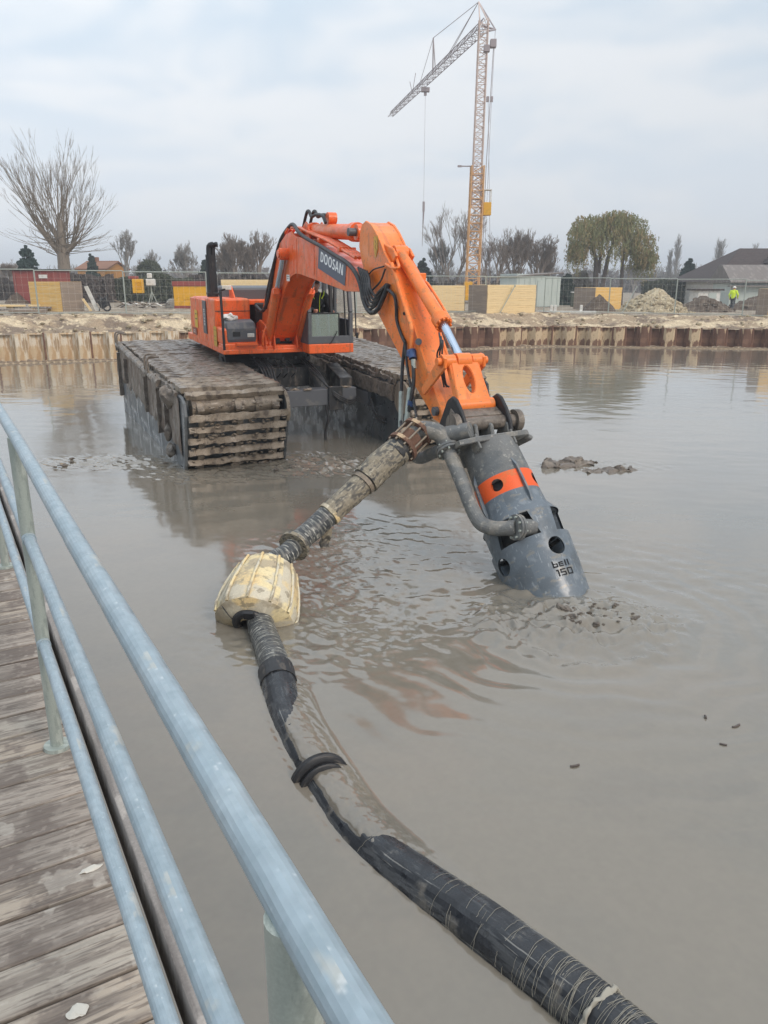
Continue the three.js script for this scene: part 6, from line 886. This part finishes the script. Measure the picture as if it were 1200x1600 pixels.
function poplar(label, px, py0, d, seed, wpx) { const g = foot(px, d), h = topY(py0, d) - g.y, w = wide(0, wpx, d) / 2, o = thing('poplar', label, 'tree', V(g.x, g.y, g.z)); const R = rng(seed), out = []; add('trunk', rod([0, 0, 0], [0, h * 0.8, 0], 0.3, 0.06, 8), M.twigPale, o); for (let k = 0; k < 90; k++) { const y = h * (0.1 + 0.75 * R()), a = R() * 6.283, l = w * 1.2 * (1 - y / h * 0.5); branches(out, V(0, y, 0), V(Math.cos(a) * 0.3, 1, Math.sin(a) * 0.3).normalize(), l * 1.3, 0.05, 2, R, { fork: 2, spread: 0.25, rise: 0.2, shrink: 0.7, twig: 0.03 }); } const cr = merge(out); cr.computeBoundingBox(); cr.scale(1, h / cr.boundingBox.max.y, 1); add('crown', cr, M.twigPale, o); }
poplar('taller hazy poplar far off between the willow and the pine', 1051, 366, 170, 101, 14); poplar('shorter hazy poplar just beside the taller far poplar', 1041, 388, 172, 104, 12); poplar('hazy poplar far off behind the brown hipped roof', 1116, 372, 165, 102, 22); poplar('hazy far poplar showing above the brown ridge', 1170, 380, 175, 103, 16);
{ // far belt of trees that reads as one mass
  const R = rng(111), list = []; for (let k = 0; k < 260; k++) { const px = -260 + 1750 * (k + R()) / 260, d = 190 + R() * 70, g = foot(px, d), h = topY(409 + 18 * R(), d) - g.y; for (let q = 0; q < 5; q++) branches(list, V(g.x + (R() - 0.5) * 6, g.y, g.z + (R() - 0.5) * 4), V((R() - 0.5) * 0.3, 1, (R() - 0.5) * 0.3).normalize(), h * 0.36, 0.16, 3, R, { fork: 2, spread: 0.5, rise: 0.3, shrink: 0.72, twig: 0.07 }); }
  tag(add('far_trees', list, M.twigPale, scene, 'stuff'), 'hazy belt of bare trees along the horizon', 'trees');
  tag(add('far_undergrowth', leafCloud(rng(112), 26000, (r) => { const px = -300 + 1850 * r(), d = 180 + r() * 60, p = at(px, 470, d); return V(p.x, 0.6 + r() * r() * 6, p.z); }, 1.3, 0.9), M.hedge, scene, 'stuff'), 'hazy undergrowth along the horizon below the far trees', 'undergrowth');
}
// ---------------------------------------------------------------- people
function field(bones, cell) {                                                              // smooth skin over tapered bones [a, b, ra, rb]
  const box = new THREE.Box3(); for (const [a, b, ra, rb] of bones) for (const [p, r] of [[a, ra], [b, rb]]) { box.expandByPoint(vec(p).clone().addScalar(r + cell * 3)); box.expandByPoint(vec(p).clone().addScalar(-r - cell * 3)); }
  const c = box.getCenter(V(0, 0, 0)), S = box.getSize(V(0, 0, 0)), half = Math.max(S.x, S.y, S.z) / 2, N = Math.min(110, Math.ceil(2 * half / cell)), mc = new MarchingCubes(N, M.skin, false, false, 120000);
  mc.isolation = 0; const K = 0.03; const B = bones.map(([a, b, ra, rb]) => ({ a: vec(a), d: vec(b).clone().sub(vec(a)), ra, rb }));
  for (let k = 0; k < N; k++) for (let j = 0; j < N; j++) for (let i = 0; i < N; i++) {
    const x = c.x + (i - N / 2) / (N / 2) * half, y = c.y + (j - N / 2) / (N / 2) * half, z = c.z + (k - N / 2) / (N / 2) * half; let s = 1e3;
    for (const b of B) { const px = x - b.a.x, py = y - b.a.y, pz = z - b.a.z, L2 = b.d.lengthSq() || 1e-9, t = clamp((px * b.d.x + py * b.d.y + pz * b.d.z) / L2), dd = Math.hypot(px - b.d.x * t, py - b.d.y * t, pz - b.d.z * t) - mix(b.ra, b.rb, t); if (s > 99) s = dd; else { const h = clamp(0.5 + 0.5 * (dd - s) / K); s = mix(dd, s, h) - K * h * (1 - h); } }
    mc.field[i + j * N + k * N * N] = -s;
  }
  mc.update(); const n = mc.count ?? mc.geometry.drawRange.count, g = new THREE.BufferGeometry(); g.setAttribute('position', new THREE.BufferAttribute(mc.positionArray.slice(0, n * 3), 3)); g.scale(half, half, half).translate(c.x, c.y, c.z); g.deleteAttribute('normal');
  const m = mergeVertices(g, 1e-4); m.computeVertexNormals(); return clean(m);
}
function person(name, label, pos, turn, J, mats, cell) {
  const o = thing(name, label, 'person', pos, turn);
  const arm = (s) => { const [sh, el, wr] = J['arm' + s]; return [[sh, el, 0.055, 0.045], [el, wr, 0.043, 0.032]]; }, leg = (s) => { const [hp, kn, an] = J['leg' + s]; return [[hp, kn, 0.085, 0.06], [kn, an, 0.058, 0.04]]; };
  const hand = (s) => { const w = vec(J['arm' + s][2]), e = vec(J['arm' + s][1]), d = w.clone().sub(e).normalize(), side = d.clone().cross(V(0, 0, 1)).normalize(), nrm = side.clone().cross(d), q = [[w, w.clone().addScaledVector(d, 0.075), 0.028, 0.034]]; for (let k = 0; k < 4; k++) { const b = w.clone().addScaledVector(d, 0.085).addScaledVector(side, (k - 1.5) * 0.021), l = [0.034, 0.04, 0.037, 0.028][k], m = b.clone().addScaledVector(d, l), t = m.clone().addScaledVector(d, l * 0.4).addScaledVector(nrm, l * 0.8); q.push([b, m, 0.0095, 0.009], [m, t, 0.009, 0.008]); } const tb = w.clone().addScaledVector(d, 0.03).addScaledVector(side, 0.03); q.push([tb, tb.clone().addScaledVector(side, 0.03).addScaledVector(d, 0.03), 0.012, 0.01]); return q; };
  const hd = vec(J.head), f = vec(J.face ?? [0, 0, 1]).normalize(), rt = V(0, 1, 0).cross(f).normalize(), H = (r, u, w) => hd.clone().addScaledVector(rt, r).addScaledVector(V(0, 1, 0), u).addScaledVector(f, w);
  const head = [[H(0, 0.03, -0.015), H(0, -0.03, 0.025), 0.092, 0.078], [H(0, -0.06, 0.045), H(0, -0.085, 0.055), 0.05, 0.038], [H(0, -0.005, 0.1), H(0, -0.035, 0.112), 0.01, 0.016], [H(-0.085, -0.02, 0), H(-0.09, 0.01, 0), 0.014, 0.016], [H(0.085, -0.02, 0), H(0.09, 0.01, 0), 0.014, 0.016], [vec(J.neck), H(0, -0.06, -0.01), 0.058, 0.055]];
  const torso = [[J.pelvis, J.chest, 0.14, 0.15], [vec(J.chest), vec(J.neck), 0.14, 0.07], [J.armL[0], J.armR[0], 0.07, 0.07], [J.legL[0], J.legR[0], 0.1, 0.1]];
  const body = add('body', merge([field([...torso, ...arm('L'), ...arm('R'), ...leg('L'), ...leg('R'), ...head], cell), ...(cell < 0.02 ? [field(hand('L'), 0.004), field(hand('R'), 0.004)] : [field(hand('L'), 0.01), field(hand('R'), 0.01)])]), mats.skin, o);
  const grow = (list, g) => list.map(([a, b, r0, r1]) => [a, b, r0 + g, r1 + g]);
  const jk = add('jacket', rough(field(grow([[vec(J.pelvis).clone().add(V(0, 0.02, 0)), J.chest, 0.145, 0.15], [vec(J.chest), vec(J.neck), 0.14, 0.065], [J.armL[0], J.armR[0], 0.07, 0.07], ...arm('L'), ...arm('R')], 0.02), cell), 0.012, 12, 3, 0), mats.jacket, body); void jk;
  add('trousers', rough(field(grow([[J.legL[0], J.legR[0], 0.1, 0.1], [J.pelvis, J.pelvis, 0.13, 0.13], ...leg('L'), ...leg('R')], 0.016), cell), 0.01, 12, 6, 0), mats.trousers, body);
  for (const s of ['L', 'R']) { const [, kn, an] = J['leg' + s].map(vec), t = an.clone().add(V(0, -0.05, 0)); add('boot', field([[an, t, 0.055, 0.05], [t, t.clone().addScaledVector(vec(J.toe ?? [0, 0, 1]), 0.16), 0.05, 0.042]], cell), M.black, body); void kn; }
  if (mats.helmet) add('helmet', [new THREE.SphereGeometry(0.128, 24, 12, 0, 6.283, 0, 1.62).scale(1, 0.95, 1.12).translate(...H(0, 0.045, -0.01).toArray()), new THREE.CylinderGeometry(0.14, 0.15, 0.016, 24).scale(1, 1, 1.2).translate(...H(0, 0.04, 0.03).toArray())], mats.helmet, body);
  else add('hair', rough(new THREE.SphereGeometry(0.102, 24, 14, 0, 6.283, 0, 1.5).scale(1, 1, 1.1).translate(...H(0, 0.035, -0.022).toArray()), 0.008, 20, 3, 0), M.hair, body);
  if (cell < 0.02) { for (const s of [-1, 1]) add('eye', new THREE.SphereGeometry(0.013, 10, 8).translate(...H(s * 0.033, 0.005, 0.088).toArray()), M.white, body); for (const s of [-1, 1]) add('eyebrow', rod(H(s * 0.018, 0.032, 0.098), H(s * 0.052, 0.03, 0.086), 0.005, 0.004, 6), M.hair, body); add('mouth', rod(H(-0.022, -0.068, 0.094), H(0.022, -0.068, 0.094), 0.005, 0.005, 6), M.red, body); }
  return [o, body];
}
{ // operator in the cab, seated, hands on the levers
  const pos = V(0.88, 2.47, 0.50).applyMatrix4(exc.matrixWorld);
  const [, body] = person('person', 'machine operator in a black jacket with lime trim seated in the excavator cab', pos, EYAW, { head: [-0.06, 0.76, 0.22], face: [-0.15, 0, 1], neck: [-0.03, 0.6, 0.12], chest: [0, 0.42, 0.06], pelvis: [0, 0.08, 0], armL: [[0.2, 0.52, 0.08], [0.27, 0.26, 0.2], [0.22, 0.22, 0.46]], armR: [[-0.2, 0.52, 0.1], [-0.26, 0.27, 0.22], [-0.2, 0.24, 0.48]], legL: [[0.1, 0.06, 0.05], [0.14, 0.1, 0.48], [0.14, -0.32, 0.58]], legR: [[-0.1, 0.06, 0.05], [-0.14, 0.1, 0.48], [-0.14, -0.32, 0.58]] }, { skin: M.skin, jacket: M.jacket, trousers: M.jeans }, 0.014);
  add('lime_trim', [tube([[0.16, 0.64, 0.16], [0.12, 0.56, 0.24], [0.07, 0.48, 0.25]], 0.012, 12, 6), tube([[-0.2, 0.64, 0.18], [-0.15, 0.55, 0.26], [-0.1, 0.48, 0.25]], 0.012, 12, 6), tube([[0.06, 0.62, 0.22], [0.02, 0.45, 0.255], [0.02, 0.2, 0.235]], 0.007, 12, 6)], M.hivis, body);
}
{ // worker walking on the site, seen from behind and the side
  const d = 59, g = foot(1145, d); const yT = topY(489.5, d), [, body] = person('person', 'worker in a lime high-visibility jacket and white helmet walking by the soil heaps', V(g.x, Math.max(g.y, yT) + 0.03, g.z), 2.4, { head: [0, 1.62, 0.05], neck: [0, 1.46, 0.02], chest: [0, 1.26, 0], pelvis: [0, 0.95, 0], armL: [[0.2, 1.4, 0], [0.29, 1.14, -0.06], [0.27, 0.9, 0.05]], armR: [[-0.2, 1.4, 0], [-0.32, 1.16, 0.0], [-0.26, 0.95, 0.18]], legL: [[0.1, 0.92, 0], [0.11, 0.5, 0.1], [0.11, 0.11, 0.02]], legR: [[-0.1, 0.92, 0], [-0.11, 0.5, -0.02], [-0.11, 0.12, -0.2]] }, { skin: M.skin, jacket: M.hivis, trousers: M.trousers, helmet: M.white }, 0.022); void body;
}
{ // worker crouching far off near the container
  const d = 57, g = foot(46, d); person('person', 'worker in a lime jacket crouching beside the tall plywood stack', V(g.x, g.y, g.z), 0.5, { head: [0, 1.02, 0.32], neck: [0, 0.9, 0.22], chest: [0, 0.72, 0.14], pelvis: [0, 0.42, -0.02], armL: [[0.19, 0.84, 0.2], [0.27, 0.6, 0.32], [0.16, 0.45, 0.5]], armR: [[-0.19, 0.84, 0.2], [-0.27, 0.6, 0.32], [-0.16, 0.45, 0.5]], legL: [[0.1, 0.42, 0], [0.16, 0.5, 0.4], [0.14, 0.11, 0.18]], legR: [[-0.1, 0.42, 0], [-0.16, 0.46, 0.4], [-0.14, 0.11, 0.1]] }, { skin: M.skin, jacket: M.hivis, trousers: M.trousers, helmet: M.hivis }, 0.024);
}

// ---------------------------------------------------------------- mud and debris afloat
{
  const lump = (name, label, cat, p, sx, sy, sz, seed, turn, mat = M.mud) => { const o = tag(add(name, toCreasedNormals(boxUV(rough(new THREE.SphereGeometry(1, 60, 36).scale(sx, sy, sz), Math.min(sx, sz) * 0.45, 2.6 / Math.max(sx, sz) * 1.4, seed, 0)), 0.9), mat), label, cat); o.position.copy(p).setY(-0.03); o.rotation.y = turn; return o; };
  lump('mud_clod', 'larger dark mud clod breaking the water beyond the pump', 'mud', onY(888, 726), 0.62, 0.13, 0.26, 3, 0.35); lump('mud_clod', 'flatter trailing mud clod beside the larger one beyond the pump', 'mud', onY(950, 735), 0.6, 0.06, 0.2, 9, 0.2);
  const R = rng(5), list = []; for (let k = 0; k < 36; k++) { const a = R() * 6.283, e = Math.sqrt(R()) * 0.5, s = 0.012 + 0.05 * R() * R() * R(); list.push(rough(new THREE.SphereGeometry(s, 10, 8).scale(1.6, 0.7, 1).translate(BOIL.x + 0.16 + Math.cos(a) * e * 1.1, waterY(BOIL.x + 0.16 + Math.cos(a) * e * 1.1, BOIL.z + Math.sin(a) * e * 0.5) + 0.004, BOIL.z + Math.sin(a) * e * 0.5), s * 0.9, 16, k, 0)); } tag(add('boiling_mud', list, M.mud, scene, 'stuff'), 'clots of mud churned up where the pump meets the water', 'mud');
  const l2 = []; for (let k = 0; k < 22; k++) { const c = k < 12 ? SPLASH : CHOP, s = 0.015 + 0.04 * R() * R(); l2.push(rough(new THREE.SphereGeometry(s, 9, 7).scale(1.8, 0.6, 1).translate(c.x + (R() - 0.5) * 2.0, 0.015 + 0.02 * R(), c.z + (R() - 0.5) * 1.1), s * 0.6, 20, k, 0)); } tag(add('floating_mud', l2, M.mud, scene, 'stuff'), 'small clots of mud in the churned water at the pontoon nose', 'mud');
  const tw = (px, py, l, a, label) => { const p = onY(px, py, 0.006), o = tag(add('floating_twig', tube([[-l, 0, 0], [0, 0.003, l * 0.2], [l, 0, 0]], 0.008, 8, 6), M.barkDark), label, 'twig'); o.position.copy(p); o.rotation.y = a; };
  tw(898, 1196, 0.035, 0.3, 'small dark twig floating in open water nearest the hose'); tw(1150, 1134, 0.04, 0.5, 'small dark twig floating near the picture edge beyond the nearest twig'); tw(1102, 1120, 0.02, 1.4, 'tiny upright twig floating between the two dark twigs'); tw(1130, 1163, 0.025, -0.4, 'tiny flat twig floating just beyond the nearest twig');
}
renderer.render(scene, camera);
